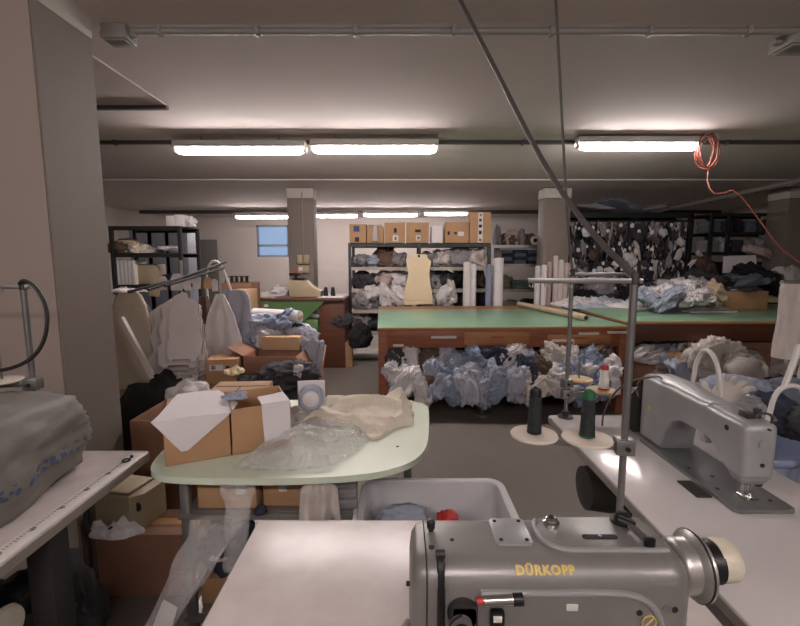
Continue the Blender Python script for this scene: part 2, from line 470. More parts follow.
MB().box((-1.457, 1.86, 2.53), (-1.448, 2.196, CZ)).build('pale_band', 'wall_paint', pier, flat=True)
# ceiling panel beside the pier
pn = struct(MB().box((-3.1, 2.35, CZ - .010), (-1.72, 3.4, CZ + .01)).build('trim_1', 'ceiling_panel', flat=True))
MB().box((-3.1, 3.372, CZ - .034), (-1.72, 3.41, CZ - .004)).build('batten', 'dark_conduit', pn, flat=True)
# doors far left on the back wall
d = struct(MB().box((-5.75, Y1 - .06, 0), (-4.95, Y1 - .01, 2.05), .01).build('door_1', 'door_grey'))
MB().cyl((-5.05, Y1 - .06, 1.02), (-5.05, Y1 - .12, 1.02), .02).cyl((-5.05, Y1 - .12, 1.02), (-5.17, Y1 - .12, 1.02), .012).build('door_handle', 'chrome', d)

# conduits along the ceiling
def conduit(label, pts, r, m, clips=0, group='ceiling conduits'):
    o = thing('ceiling_conduit', label, 'conduit', pts[0], group=group)
    P = [Vector(p) - Vector(pts[0]) for p in pts]
    MB().tube(P, r, 10).build('pipe', m, o)
    for k in range(clips):
        q = P[0].lerp(P[-1], (k + .5) / clips)
        MB().box((q.x - .012, q.y - r * 1.5, q.z - r * 1.25), (q.x + .012, q.y + r * 1.5, q.z + r * 1.3), .003).build('pipe_clip', m, o)
    return o
conduit('pale grey conduit nearest on the ceiling between two junction boxes', [(-1.43, 2.31, CZ - .018), (1.96, 2.31, CZ - .018)], .016, 'conduit_grey', 7)
conduit('dark conduit on the ceiling behind the nearer row of tube lights', [(-4.2, 4.36, CZ - .02), (4.6, 4.36, CZ - .02)], .019, 'dark_conduit', 9)
conduit('dark conduit on the ceiling above the far row of tube lights', [(-6, 10.3, CZ - .04), (7.4, 10.3, CZ - .04)], .04, 'dark_conduit', 6)
conduit('pale conduit running back along the ceiling at the right', [tuple(atz(830, 174, 2.59)), tuple(atz(648, 213, 2.59))], .04, 'conduit_grey', 4)
def jbox(x, y, label, s=1):
    o = thing('junction_box', label, 'junction box', (x, y, CZ), group='ceiling junction boxes')
    MB().box((-.06 * s, -.05 * s, -.07), (.06 * s, .05 * s, 0), .006).build('body', 'conduit_grey', o)
    MB().box((-.05 * s, -.04 * s, -.078), (.05 * s, .04 * s, -.069), .003).build('lid', 'conduit_grey', o)
    MB().cyl((-.085 * s, 0, -.035), (.085 * s, 0, -.035), .018, 10).build('cable_gland', 'conduit_grey', o)
jbox(-1.39, 2.31, 'small square junction box on the ceiling beside the left pillar')
jbox(2.03, 2.38, 'larger pale junction box on the ceiling at the upper right', 1.5)

# tube lights
def lamp(x0, x1, y, z, label, group, wires=False):
    L = x1 - x0
    o = thing('tube_light', label, 'ceiling light', ((x0 + x1) / 2, y, z), group=group)
    MB().loft([[(x, -.05, .085), (x, .05, .085), (x, .055, .05), (x, .08, .026), (x, .077, .022), (x, .04, .044), (x, -.04, .044), (x, -.077, .022), (x, -.08, .026), (x, -.055, .05)] for x in (-L / 2, L / 2)]).build('shading_housing', 'white_plastic', o, ang=20)  # housing wings added to hold the tube's light off the ceiling
    MB().lathe([(.012, -L / 2 + .01), (.03, -L / 2 + .05), (.034, -L / 2 + .1), (.034, L / 2 - .1), (.03, L / 2 - .05), (.012, L / 2 - .01)], (0, 0, 0), 16, 'x').build('glowing_tube', 'tube_light', o)
    for s in (-1, 1):
        MB().box((s * (L / 2 - .012) - .014, -.03, -.018), (s * (L / 2 - .012) + .014, .03, .05), .006).build('end_cap', 'white_plastic', o)
        MB().cyl((s * L * .3, 0, .08), (s * L * .3, 0, CZ - z), .008, 8).build('hanger', 'conduit_grey', o)
    return o
g1, g2, g0 = 'tube lights in the nearer row', 'tube lights in the far row', 'tube lights behind the worktable'
n1 = [(175, 306, 151), (311, 438, 150), (577, 700, 147)]
lb1 = ['leftmost tube light of the nearer row', 'middle tube light of the nearer row beside the leftmost one', 'tube light of the nearer row at the right with orange cable']
for (a, c, y), lb in zip(n1, lb1):
    p, q = at(a, y, 4.2), at(c, y, 4.2); lamp(p.x, q.x, 4.2, p.z, lb, g1)
n2 = [(235, 290, 217), (315, 358, 216), (363, 418, 215), (424, 468, 214)]
lb2 = ['far tube light left of the middle pillar above the blue window', 'far tube light just right of the middle pillar', 'far tube light above the cartons, second right of the pillar', 'far tube light rightmost of its row above the tallest carton']
for (a, c, y), lb in zip(n2, lb2):
    p, q = at(a, y, 10), at(c, y, 10); lamp(p.x, q.x, 10, p.z, lb, g2)
for i, x in enumerate((-2.0, .1, 2.3)):
    lamp(x - .62, x + .62, -1.25, 2.5, 'tube light behind the viewer, ' + nth(i, 3), g0)
# cables dropping from the ceiling
def cable(name, label, pts, r, m, cat='cable', sm=3, group=None):
    o = MB().tube([Vector(p) - Vector(pts[0]) for p in pts], r, 8, smooth=sm).build(name, m); o.location = pts[0]
    return tag(o, label, cat, group)
ptop = at(460, 0, 1.95)
dirn = at(460, 0, 1.95) - at(520, 118, 1.6)
pc = ptop + dirn * ((CZ - ptop.z) / dirn.z)
cable('power_cable', 'thick dark cable slanting from ceiling to the near thread stand', [pc, ptop, at(495, 68, 1.75), at(545, 168, 1.5), at(590, 232, 1.28), (.597, 1.12, 1.462)], .0085, 'cable_grey')
q = at(556, 0, 2.0)
cable('power_cable', 'thin dark cable hanging straight down to the far thread stand', [(q.x - .01, 2.0, CZ), q, at(561, 100, 2.0), at(567, 215, 2.0), (.785, 2.0, 1.452)], .006, 'cable_grey')
c0 = at(705, 150, 4.16)
pts = []
rnd = random.Random(5)
for k in range(64):
    a = k / 64 * 2 * PI * 5
    pts.append((c0.x + .085 * math.cos(a) * (1 + .25 * math.sin(k * .31)), c0.y - .03 + .03 * math.sin(k * .7), c0.z - .02 + .15 * math.sin(a) * (1 + .2 * math.cos(k * .23))))
pts += [tuple(at(706, 175, 4.1)), tuple(at(711, 193, 4.05)), tuple(at(722, 194, 4.0)), tuple(at(735, 189, 3.95)), tuple(at(757, 216, 3.9)), tuple(at(778, 247, 3.85)), tuple(at(800, 262, 3.8)), tuple(at(830, 285, 3.7))]
cable('cable_coil', 'orange cable coiled beside the right tube light and trailing right', [(c0.x, 4.16, CZ)] + pts, .0065, 'cable_orange', sm=1)
# ------------------------------------------------------------------ near sewing table and machine
TZ = .76
def sewing_table(label, x0, x1, y0, y1, zt=TZ, motor=None, name='sewing_table', cutter=None, legs=True):
    o = thing(name, label, 'table', ((x0 + x1) / 2, (y0 + y1) / 2, 0))
    hx, hy = (x1 - x0) / 2, (y1 - y0) / 2
    MB().prism(rrect(-hx, hx, -hy, hy, .012, 3), zt - .036, zt, bev=.003).build('tabletop', 'laminate' if cutter is None else cutter, o)
    MB().loft([[(p[0], p[1], z) for p in rrect(-hx - .003, hx + .003, -hy - .003, hy + .003, .014, 3)] for z in (zt - .032, zt - .006)]).build('edge_band', 'laminate_edge', o)
    long_x = hx > hy
    for s in (-1, 1):
        if long_x:
            lg = MB().box((s * hx * .8 - .03, -.03, .06), (s * hx * .8 + .03, .03, zt - .06), .006).box((s * hx * .8 - .03, -hy * .85, .0), (s * hx * .8 + .03, hy * .85, .06), .01).box((s * hx * .8 - .03, -hy * .8, zt - .075), (s * hx * .8 + .03, hy * .8, zt - .036), .004)
        else:
            lg = MB().box((-.03, s * hy * .8 - .03, .06), (.03, s * hy * .8 + .03, zt - .06), .006).box((-hx * .85, s * hy * .8 - .03, .0), (hx * .85, s * hy * .8 + .03, .06), .01).box((-hx * .8, s * hy * .8 - .03, zt - .075), (hx * .8, s * hy * .8 + .03, zt - .036), .004)
        lg.build('leg', 'iron_dark', o)
    b_ = MB()
    if long_x: b_.cyl((-hx * .8, 0, .2), (hx * .8, 0, .2), .018)
    else: b_.cyl((0, -hy * .8, .2), (0, hy * .8, .2), .018)
    b_.build('crossbar', 'iron_dark', o)
    if motor:
        mx_, my_, mz_ = motor
        m_ = MB().lathe([(.03, -.15), (.085, -.14), (.095, -.06), (.095, .06), (.11, .07), (.115, .13), (.05, .15)], (mx_, my_, mz_), 20, 'x').box((mx_ - .06, my_ - .04, mz_ + .06), (mx_ + .06, my_ + .04, zt - .036), .006).build('motor', 'motor_dark', o)
        MB().lathe([(.02, 0), (.05, .003), (.04, .012), (.05, .021), (.02, .024)], (mx_ + .155, my_, mz_), 18, 'x').build('motor_pulley', 'grey_steel', m_)
    return o
sewing_table('white sewing table in front carrying the grey machine with gold lettering', -.405, .66, .52, 1.173, motor=(-.1, .02, .45))
MXO = (.016, .60, TZ)
def near_machine():
    o = thing('sewing_machine', 'grey industrial sewing machine in front with gold lettering on its arm', 'sewing machine', MXO)
    H = .285
    st = [  # x, y0, y1, z0, z1, r(frontbottom..)
        (.000, .028, .105, .12, H - .03), (.004, .012, .120, .105, H - .012), (.012, .004, .127, .10, H - .003), (.03, 0, .13, .10, H),
        (.085, 0, .13, .10, H), (.10, 0, .13, .115, H), (.115, .0, .13, .16, H), (.15, 0, .13, .168, H), (.28, 0, .13, .168, H), (.31, 0, .13, .155, H), (.325, 0, .13, .12, H),
        (.333, 0, .13, .06, H), (.338, 0, .13, .014, H), (.395, 0, .13, .014, H), (.415, .004, .13, .014, H - .002), (.425, .014, .128, .05, H - .010), (.436, .026, .124, .15, H - .022), (.440, .034, .118, .185, H - .03)]
    rings = []
    for (x, y0, y1, z0, z1) in st:
        rings.append([(x, p[0], p[1]) for p in rrect(y0, y1, z0, z1, (.016, .034, .012, .012), 6)])
    body = MB().loft(rings).build('machine_arm', 'machine_grey', o, ang=50)
    MB().box((-.01, -.035, .0005), (.47, .16, .014), .004).build('bed_plate', 'machine_grey', o)
    def Lp(px, py, z=1.045): return atz(px, py, z) - Vector(MXO)
    # face plate seam and head
    MB().loft([[(x, p[0], p[1]) for p in rrect(-.0015, .131, .099, H + .001, (.016, .035, .012, .012), 6)] for x in (.0235, .0255)]).build('face_plate_seam', 'print_black', body)
    # ridge that frames the hollow under the arm
    MB().tube([(.105, -.001, .246), (.2, -.0015, .246), (.29, -.0015, .247), (.335, -.0015, .243), (.362, -.0015, .228), (.378, -.0015, .2), (.385, -.0015, .16), (.386, -.0015, .02)], .0052, 8, smooth=2).build('casting_ridge', 'machine_pale', body)
    # square cover plate and four screws
    a, b2, c, d = Lp(488, 520.5), Lp(526, 520), Lp(534, 546), Lp(497, 549)
    pl = MB().prism([(c.x - .004, c.y), (c.x, c.y + .004), (c.x, a.y - .004), (c.x - .004, a.y), (a.x + .004, a.y), (a.x, a.y - .004), (a.x, c.y + .004), (a.x + .004, c.y)], H - .001, H + .0045, bev=.0015).build('cover_plate', 'machine_pale', o)
    for sx_ in (a.x + .009, c.x - .009):
        for sy_ in (a.y - .009, c.y + .009):
            MB().lathe([(.0033, H + .004), (.0033, H + .0058), (.002, H + .0064)], (sx_, sy_, 0), 10).build('screw', 'print_black', pl)
    # long rounded bobbin-winder plate with raised rim
    e0 = Lp(532, 521).x - .004; e1 = .405; yb = Lp(600, 519).y; yf = Lp(600, 552).y
    path = [(e1, yb), (e0 + .03, yb)]
    for k in range(9):
        an = R(90 + 22.5 * k / 2 * 2 / 2 * 1.0) if False else R(90 + 180 * k / 8 * .5)
        path.append((e0 + .03 + .03 * math.cos(an), yb - .03 + .03 * math.sin(an)))
    for k in range(1, 9):
        an = R(180 + 90 * k / 8)
        path.append((e0 + .045 + .045 * math.cos(an), yf + .04 + .04 * math.sin(an)))
    path.append((e1, yf))
    wp = MB().prism(path, H - .001, H + .0035, bev=.001).build('winder_plate', 'machine_grey', o)
    rim = [(p[0], p[1], H + .003) for p in path[6:]]
    MB().tube(rim, .0042, 8).build('plate_rim', 'machine_pale', wp)
    s_ = Lp(551, 527)
    bs = MB().lathe([(.0135, H + .003), (.0135, H + .010), (.010, H + .012), (.010, H + .016), (.006, H + .018)], (s_.x, s_.y, 0), 20).build('big_screw', 'chrome', o)
    MB().lathe([(.0045, H + .0175), (.004, H + .0205)], (s_.x, s_.y, 0), 10).build('screw_hole', 'print_black', bs)
    p0, p1 = Lp(584, 539), Lp(615, 538.5)
    sl = MB().loft([[(p[0], p[1], z) for p in rrect(p0.x - .003, p1.x + .003, p0.y - .0055, p0.y + .0055, .0055, 5)] for z in (H + .002, H + .0048)]).build('oil_slot', 'print_black', o)
    MB().lathe([(.003, H + .0045), (.003, H + .0065)], ((p0.x + p1.x) / 2, p0.y, 0), 10).build('slot_screw', 'grey_steel', sl)
    dd = Lp(622, 523)
    wd = MB().lathe([(.020, H), (.020, H + .006), (.014, H + .009), (.010, H + .02), (.006, H + .022)], (dd.x, dd.y, 0), 22).build('winder_base', 'black_plastic', o)
    l0, l1 = Lp(626, 532), Lp(648, 548)
    lv = MB().tube([(l0.x, l0.y, H + .017), (l1.x, l1.y, H + .011)], .0058, 12).build('winder_lever', 'chrome', o)
    MB().lathe([(.004, -.008), (.0085, -.006), (.0085, .006), (.004, .008)], (l1.x + .001, l1.y - .001, H + .011), 14).build('lever_knob', 'black_plastic', lv)
    MB().tube([(l0.x - .012, l0.y + .006, H + .019), (l0.x + .010, l0.y - .009, H + .016)], .0072, 10).build('lever_collar', 'black_plastic', lv)
    # presser screw knob, holes
    k = Lp(430.5, 527)
    kb = MB().lathe([(.0045, H - .002), (.0045, H + .004), (.0068, H + .005), (.0072, H + .016), (.0055, H + .019), (.002, H + .02)], (k.x, k.y - .01, 0), 14).build('presser_knob', 'black_plastic', o)
    for (px, py, r_) in ((452, 540, .0035), (431.5, 547.5, .0050)):
        q = Lp(px, py); MB().lathe([(r_, H - .002), (r_, H + .0012)], (q.x, max(q.y, .028), 0), 12).build('oil_hole', 'print_black', body)
    # take-up slot and lever on the front of the head
    q = Lp(438, 543)
    MB().box((q.x - .0055, -.002, .13), (q.x + .0065, .004, .252), .002).box((q.x - .0055, .006, .258), (q.x + .0065, .04, H + .0012), .002).build('lever_slot', 'print_black', body)
    tl = MB().tube([(q.x, .02, H + .010), (q.x, .004, H + .002), (q.x, -.006, .258), (q.x, -.010, .235), (q.x, -.009, .20)], .0052, 8, smooth=1).build('take_up_lever', 'black_plastic', o)
    MB().lathe([(.0065, -.007), (.0065, .007)], (q.x, .018, H + .010), 12, 'x').build('lever_eye', 'iron_dark', tl)
    # tension assembly
    tb = MB().lathe([(.021, -.012), (.023, -.006), (.023, 0)], (.078, 0, .215), 20, 'y').box((.06, -.012, .185), (.10, -.001, .232), .003).build('tension_block', 'iron_dark', o)
    MB().lathe([(.016, -.020), (.017, -.016), (.012, -.014), (.017, -.012)], (.074, 0, .203), 18, 'y').build('tension_disc', 'grey_steel', tb)
    MB().lathe([(.006, -.036), (.011, -.034), (.011, -.022), (.005, -.020)], (.074, 0, .203), 16, 'y').build('tension_knob', 'black_plastic', tb)
    MB().tube([(.074, -.02, .225), (.068, -.03, .232), (.058, -.028, .222), (.056, -.02, .205), (.062, -.015, .19)], .0016, 6, smooth=2).build('check_spring', 'print_black', tb)
    th = MB().tube([(.108, -.007, .238), (.151, -.007, .240)], .0085, 14).build('pin_holder', 'chrome', o)
    MB().tube([(.151, -.007, .240), (.166, -.007, .2405)], .0096, 14).build('holder_tip', 'black_plastic', th)
    MB().tube([(.098, -.007, .2375), (.109, -.007, .238)], .005, 10).build('red_collar', 'red_plastic', th)
    cl = MB().box((.118, -.016, .196), (.139, -.003, .224), .003).build('thread_clip', 'black_plastic', o)
    MB().box((.121, -.018, .211), (.134, -.0155, .221), .001).build('clip_plate', 'white_plastic', cl)
    MB().tube([(.128, -.012, .197), (.130, -.014, .17), (.126, -.014, .14)], .003, 6).build('clip_cord', 'print_black', cl)
    MB().box((.234, -.0025, .216), (.252, .001, .227), .002).build('number_plate', 'white_plastic', body)
    MB().lathe([(.011, -.003), (.011, 0)], (.359, 0, .199), 22, 'y').build('emblem_disc', 'machine_grey', body)
    MB().tube([(.359 + .0105 * math.cos(t * PI / 12), -.0035, .199 + .0105 * math.sin(t * PI / 12)) for t in range(24)], .0011, 6, closed=True).tube([(.353, -.0035, .193), (.365, -.0035, .205)], .0011, 6).build('round_emblem', 'gold_paint', body)
    for (x, z) in ((.398, .217), (.345, .212)):
        MB().lathe([(.0048, -.002), (.0048, .002)], (x, .001, z), 12, 'y').build('front_screw', 'print_black', body)
    MB().lathe([(.007, -.003), (.007, .002)], (.386, .001, .219), 16, 'y').build('oil_cap', 'grey_steel', body)
    MB().lathe([(.004, -.004), (.004, .004)], (-.002, .05, .22), 10, 'x').build('face_screw', 'print_black', body)
    MB().tube([(.0, .045, .155), (-.012, .03, .15), (-.016, .01, .15), (-.014, -.006, .15)], .008, 10, smooth=1).build('presser_lever', 'machine_grey', o)
    # needle bar and foot
    MB().cyl((.045, .07, .03), (.045, .07, .11), .004).cyl((.06, .07, .02), (.06, .07, .11), .005).box((.044, .05, .0155), (.076, .09, .019), .001).build('needle_bar', 'chrome', o)
    # hand wheel, pulley and belt guard
    hc = (.075, .234)
    hw = MB().lathe([(.034, .436), (.042, .440), (.044, .444), (.044, .463), (.050, .466), (.055, .470), (.055, .478), (.050, .482), (.02, .483)], (0, hc[0], hc[1]), 40, 'x').build('handwheel', 'satin_steel', o)
    MB().lathe([(.0552, .4705), (.0562, .4715), (.0562, .4735), (.0552, .4745)], (0, hc[0], hc[1]), 40, 'x').build('wheel_groove', 'print_black', hw)
    MB().lathe([(.028, .482), (.034, .485), (.034, .508), (.028, .511)], (0, hc[0], hc[1] + .006), 28, 'x').build('belt_pulley', 'black_plastic', o)
    MB().lathe([(.034, .506), (.0345, .522), (.033, .535), (.027, .541), (.008, .5425)], (0, hc[0] + .002, hc[1] + .008), 28, 'x').build('pulley_cap', 'cream_plastic', o)
    # gold lettering
    fc = bpy.data.curves.new('lettering', 'FONT'); fc.body = 'D\u00dcRKOPP'; fc.size = .0175; fc.extrude = .0006; fc.space_character = 1.18; fc.offset = .0009
    fc.align_x = 'CENTER'; fc.align_y = 'CENTER'
    f = bpy.data.objects.new('lettering', fc); COL.objects.link(f); f.parent = body
    fc.materials.append(MATS['gold_paint'])
    f.location = (.203, .0085, .2745); f.rotation_euler = (R(48), 0, 0)
    to_mesh(f)
    return o
near_machine()

# ------------------------------------------------------------------ right sewing table, machine with its head towards us
sewing_table('long white sewing table at the right carrying the pale machine', .715, 1.33, .55, 2.03, cutter='laminate_gloss', motor=(-.13, .40, .575))
def far_machine():
    P0 = (.985, 1.20, TZ)
    o = thing('sewing_machine', 'pale grey sewing machine on the right table, needle end towards the viewer', 'sewing machine', P0)
    # local: x across (0 - .18), y away from us (0 - .6)
    MB().prism([(.0, .012), (.012, .0), (.17, -.0), (.182, .012), (.182, .52), (0, .52)], .0005, .014, bev=.003).build('bed_plate', 'machine_bed', o)
    MB().box((-.055, .09, .0), (-.005, .19, .006), .002).build('knee_cover', 'motor_dark', o)
    for (x, y) in ((.03, .12), (.03, .26), (.07, .2), (.14, .05)):
        MB().lathe([(.006, .0135), (.006, .0155)], (x, y, 0), 12).build('bed_screw', 'print_black', o)
    H = .262
    st = [  # y, x0, x1, z0, z1
        (.034, .052, .118, .10, H - .03), (.038, .042, .128, .092, H - .012), (.046, .036, .134, .086, H - .004), (.06, .034, .136, .084, H), (.10, .034, .136, .09, H), (.135, .034, .136, .115, H),
        (.18, .034, .136, .15, H + .003), (.24, .032, .138, .160, H + .006), (.33, .03, .14, .158, H + .01), (.37, .028, .142, .14, H + .012), (.40, .026, .144, .09, H + .013), (.415, .022, .148, .03, H + .014), (.425, .02, .15, .014, H + .014),
        (.53, .02, .15, .014, H + .014), (.56, .022, .148, .014, H + .012), (.575, .03, .14, .03, H + .004), (.582, .045, .125, .06, H - .02)]
    body = MB().loft([[(p[0], y, p[1]) for p in rrect(x0, x1, z0, z1, (.02, .022, .014, .014), 5)] for (y, x0, x1, z0, z1) in st]).build('machine_arm', 'machine_pale', o, ang=50)
    MB().loft([[(p[0], y, p[1]) for p in rrect(.033, .137, .13, H + .009, (.02, .023, .014, .014), 5)] for y in (.205, .222)]).build('arm_band', 'machine_pale', body)
    # head nose that narrows to the needle
    MB().loft([[(.085 + p[0] * s, .072 + p[1] * s * .9, z) for p in rrect(-.05, .05, -.036, .036, .012, 4)] for (z, s) in ((.10, .96), (.085, .9), (.07, .74), (.062, .5))]).build('head_nose', 'machine_pale', body)
    MB().lathe([(.009, -.002), (.009, .004)], (.035, .11, .222), 14, 'x').build('side_screw', 'print_black', body)
    MB().lathe([(.013, .030), (.013, .036), (.010, .038)], (.085, 0, .20), 20, 'y').build('face_dial', 'machine_pale', body)
    MB().lathe([(.006, .030), (.006, .038)], (.09, 0, .135), 12, 'y').lathe([(.003, .028), (.003, .038)], (.1, 0, .245), 8, 'y').build('face_screw', 'print_black', body)
    MB().lathe([(.008, -.003), (.008, .003)], (.0215, .5, .15), 14, 'x').build('yellow_badge', 'gold_paint', body)
    MB().cyl((.085, .07, .012), (.085, .07, .066), .004).cyl((.07, .072, .03), (.07, .072, .066), .006).build('needle_bar', 'chrome', o)
    ft = MB().box((.066, .046, .0145), (.104, .095, .020), .002).cyl((.097, .072, .018), (.097, .072, .06), .005).build('presser_foot', 'chrome', o)
    MB().box((.10, .055, .055), (.118, .085, .075), .003).build('thread_trimmer', 'iron_dark', o)
    MB().tube([(.12, .05, H - .004), (.122, .052, H + .02), (.10, .06, H + .026), (.078, .058, H + .012)], .004, 8, smooth=1).box((.068, .075, H - .001), (.092, .115, H + .018), .003).box((.1, .08, H - .001), (.115, .1, H + .03), .003).build('thread_guides', 'motor_dark', o)
    hw = MB().lathe([(.02, .582), (.045, .586), (.068, .592), (.068, .604), (.06, .612), (.02, .616)], (.085, 0, .2), 30, 'y').build('handwheel', 'iron_dark', o)
    MB().lathe([(.069, .594), (.071, .598), (.069, .602)], (.085, 0, .2), 30, 'y').build('wheel_rim', 'chrome', hw)
    g = MB().loft([[(p[0], y, p[1]) for p in rrect(.0, .12, .004, .19, .03, 5)] for y in (.61, .655)]).build('belt_guard', 'motor_dark', o)
    MB().tube([(.05, .48, H + .012), (.02, .46, H + .03), (-.02, .47, H + .02), (-.05, .55, H - .02), (-.08, .62, H - .10), (-.09, .66, H - .2), (-.08, .68, .006)], .004, 8, smooth=2).build('machine_cable', 'cable_grey', o)
    return o
far_machine()

# ------------------------------------------------------------------ thread stands
def thread_stand(label, x, y, z0, ztop, arms, toparm, coll=None, rz=0, group=None):
    """arms: [(z, angle, [(dist, disc material, disc r)])]; toparm: (angle, length)"""
    o = thing('thread_stand', label, 'thread stand', (x, y, z0), rz, group)
    h = ztop - z0
    bs = MB().lathe([(.035, .0005), (.035, .006), (.016, .010), (.016, .03), (.012, .032)], (0, 0, 0), 20).build('base', 'iron_dark', o)
    MB().cyl((0, 0, .004), (0, 0, h * .44), .009, 14).build('lower_pole', 'galvanised', o)
    up = MB().cyl((0, 0, h * .42), (0, 0, h), .0098, 14).build('pole', 'galvanised', o)
    MB().lathe([(.012, h - .02), (.012, h + .004), (.008, h + .012)], (0, 0, 0), 14).build('pole_cap', 'iron_dark', up)
    a, L = toparm[0], toparm[1]
    dx, dy = math.cos(a), math.sin(a)
    tp = MB().box((-.02, -.007, h - .018), (L, .007, h - .004), .002, Matrix.Rotation(a, 4, 'Z')).build('guide_arm', 'galvanised', o)
    for k in (.35, .6, .82, .97):
        MB().tube([(dx * L * k + .006 * math.cos(t * PI / 6) * dx, dy * L * k + .006 * math.cos(t * PI / 6) * dy, h - .022 + .006 * math.sin(t * PI / 6)) for t in range(12)], .0014, 6, closed=True).build('thread_eye', 'galvanised', tp)
    for (z, a, discs) in arms:
        M = Matrix.Rotation(a, 4, 'Z'); zz = z - z0
        Lm = max(d_[0] for d_ in discs)
        ar = MB().box((-.02, -.008, zz - .02), (Lm + .02, .008, zz), .002, M).box((-.024, -.02, zz - .03), (.024, .02, zz + .012), .004, M).build('spool_arm', 'galvanised', o)
        MB().lathe([(.006, .018), (.006, .026)], (0, 0, 0), 10, 'y').build('clamp_screw', 'print_black', ar).location = (0, -.046, zz - .01)
        for (dist, dm, dr) in discs:
            cx, cy = math.cos(a) * dist, math.sin(a) * dist
            ds = MB().lathe([(.01, zz), (dr * .97, zz), (dr, zz + .004), (dr * .97, zz + .008), (.012, zz + .0085), (.004, zz + .009)], (cx, cy, 0), 30).build('spool_disc', dm, o)
            MB().cyl((cx, cy, zz + .006), (cx, cy, zz + .09), .004, 8).build('spool_pin', 'galvanised', ds)
    return o
def cone(loc, r0, r1, h, body, tip, label, tipr=None):
    o = thing('thread_cone', label, 'thread cone', loc)
    rr = lambda t: r0 + (r1 - r0) * t
    prof = [(r0 * .8, .0), (r0 * .98, .004)] + [(rr(k / 14) + (.0007 if k % 2 else 0), .006 + (h - .012) * k / 14) for k in range(15)] + [(r1 * .6, h - .003)]
    MB().lathe(prof, (0, 0, 0), 22).build('wound_thread', body, o)
    MB().lathe([(r1 * 1.0, h - .006), (r1 * 1.02, h + .006), (r1 * .8, h + .016), (r1 * .35, h + .02)], (0, 0, 0), 18).build('cone_tip', tip, o)
    MB().lathe([(r0 * .9, .0003), (r0 * 1.06, .002), (r0 * 1.06, .006), (r0 * .9, .008)], (0, 0, 0), 20).build('cone_foot', tip, o)
    return o
SX, SY = .600, 1.12
ZA = 1.015
dl, dr_ = atz(534, 436, ZA), atz(599, 437, ZA)
thread_stand('grey thread stand behind the near machine with two felt discs', SX, SY, TZ, 1.458,
             [(ZA, math.atan2(dl.y - SY, dl.x - SX), [(math.hypot(dl.x - SX, dl.y - SY), 'felt_disc', .064), (.094, 'felt_disc', .066)])], (R(174), .265))
_t = math.atan2(dl.y - SY, dl.x - SX); dr_ = Vector((SX + .094 * math.cos(_t), SY + .094 * math.sin(_t), 0))
cone((dl.x, dl.y, ZA + .0095), .019, .0155, .112, 'thread_black', 'black_plastic', 'dark thread cone standing on the left felt disc')
cone((dr_.x, dr_.y, ZA + .0095), .020, .0155, .112, 'thread_black', 'thread_green', 'dark thread cone with green tip on the right felt disc')
S2 = (.785, 2.0)
d1, d2 = atz(579, 380, .935), atz(601, 391, .885)
thread_stand('far thread stand on the right table with two wooden discs', S2[0], S2[1], TZ, 1.448,
             [(.935, math.atan2(d1.y - S2[1], d1.x - S2[0]), [(math.hypot(d1.x - S2[0], d1.y - S2[1]), 'wood_disc', .062)]),
              (.885, math.atan2(d2.y - S2[1], d2.x - S2[0]), [(math.hypot(d2.x - S2[0], d2.y - S2[1]), 'wood_disc', .066)])], (R(2), .28))
cone((d2.x + .012, d2.y, .8945), .024, .017, .10, 'thread_white', 'red_plastic', 'white thread cone with red tip on the far wooden disc')

# ------------------------------------------------------------------ left sewing table with ruler and covered machine
LZ = .798
lt = sewing_table('white sewing table at the left edge with a printed ruler along its edge', -1.62, -.93, .45, 1.55, LZ, name='sewing_table')
hy = (1.55 - .45) / 2; hx = (1.62 - .93) / 2
rl = MB().box((hx - .052, -hy + .01, LZ - .001), (hx - .004, hy - .02, LZ + .0012), .0004).build('ruler_strip', 'white_plastic', lt)
tk = MB()
for k in range(100):
    yy = -hy + .02 + k * .01
    ln = .016 if k % 10 == 0 else (.011 if k % 5 == 0 else .007)
    tk.box((hx - .042, yy - .0007, LZ + .001), (hx - .042 + ln, yy + .0007, LZ + .0017))
tk.build('ruler_marks', 'print_black', rl, flat=True)
for k in range(1, 10):
    fc = bpy.data.curves.new('ruler_number', 'FONT'); fc.body = str(k * 10); fc.size = .018; fc.align_x = 'CENTER'
    f = bpy.data.objects.new('ruler_number', fc); COL.objects.link(f); f.parent = rl; fc.materials.append(MATS['print_black'])
    f.location = (hx - .028, -hy + .02 + k * .1, LZ + .0015); f.rotation_euler = (0, 0, R(90)); fc.extrude = .0002; to_mesh(f)
MB().tube([(.012 * math.cos(t * PI / 8) + hx - .03, hy - .09 + .012 * math.sin(t * PI / 8), LZ + .005) for t in range(16)], .003, 6, closed=True).lathe([(.005, LZ), (.005, LZ + .01)], (hx - .03, hy - .06, 0), 12).build('thread_ring', 'iron_dark', lt)
# sturdy black frame below
MB().box((hx - .09, .10, .0), (hx - .02, .17, LZ - .04), .006).build('leg', 'iron_dark', lt)
MB().box((-.028, -.022, 0), (.028, .022, .72), .005, Matrix.Translation((hx - .055, .17, .50)) @ Matrix.Rotation(R(150), 4, 'X')).build('brace', 'iron_dark', lt)
MB().lathe([(.05, -.012), (.055, 0), (.05, .012)], (hx - .1, .03, .55), 24, 'x').build('round_knob', 'cream_plastic', lt)
MB().lathe([(.04, -.16), (.11, -.14), (.12, .1), (.06, .14)], (0, -.02, .5), 20, 'x').box((-.06, -.05, .6), (.06, .03, LZ - .036)).build('motor', 'motor_dark', lt)
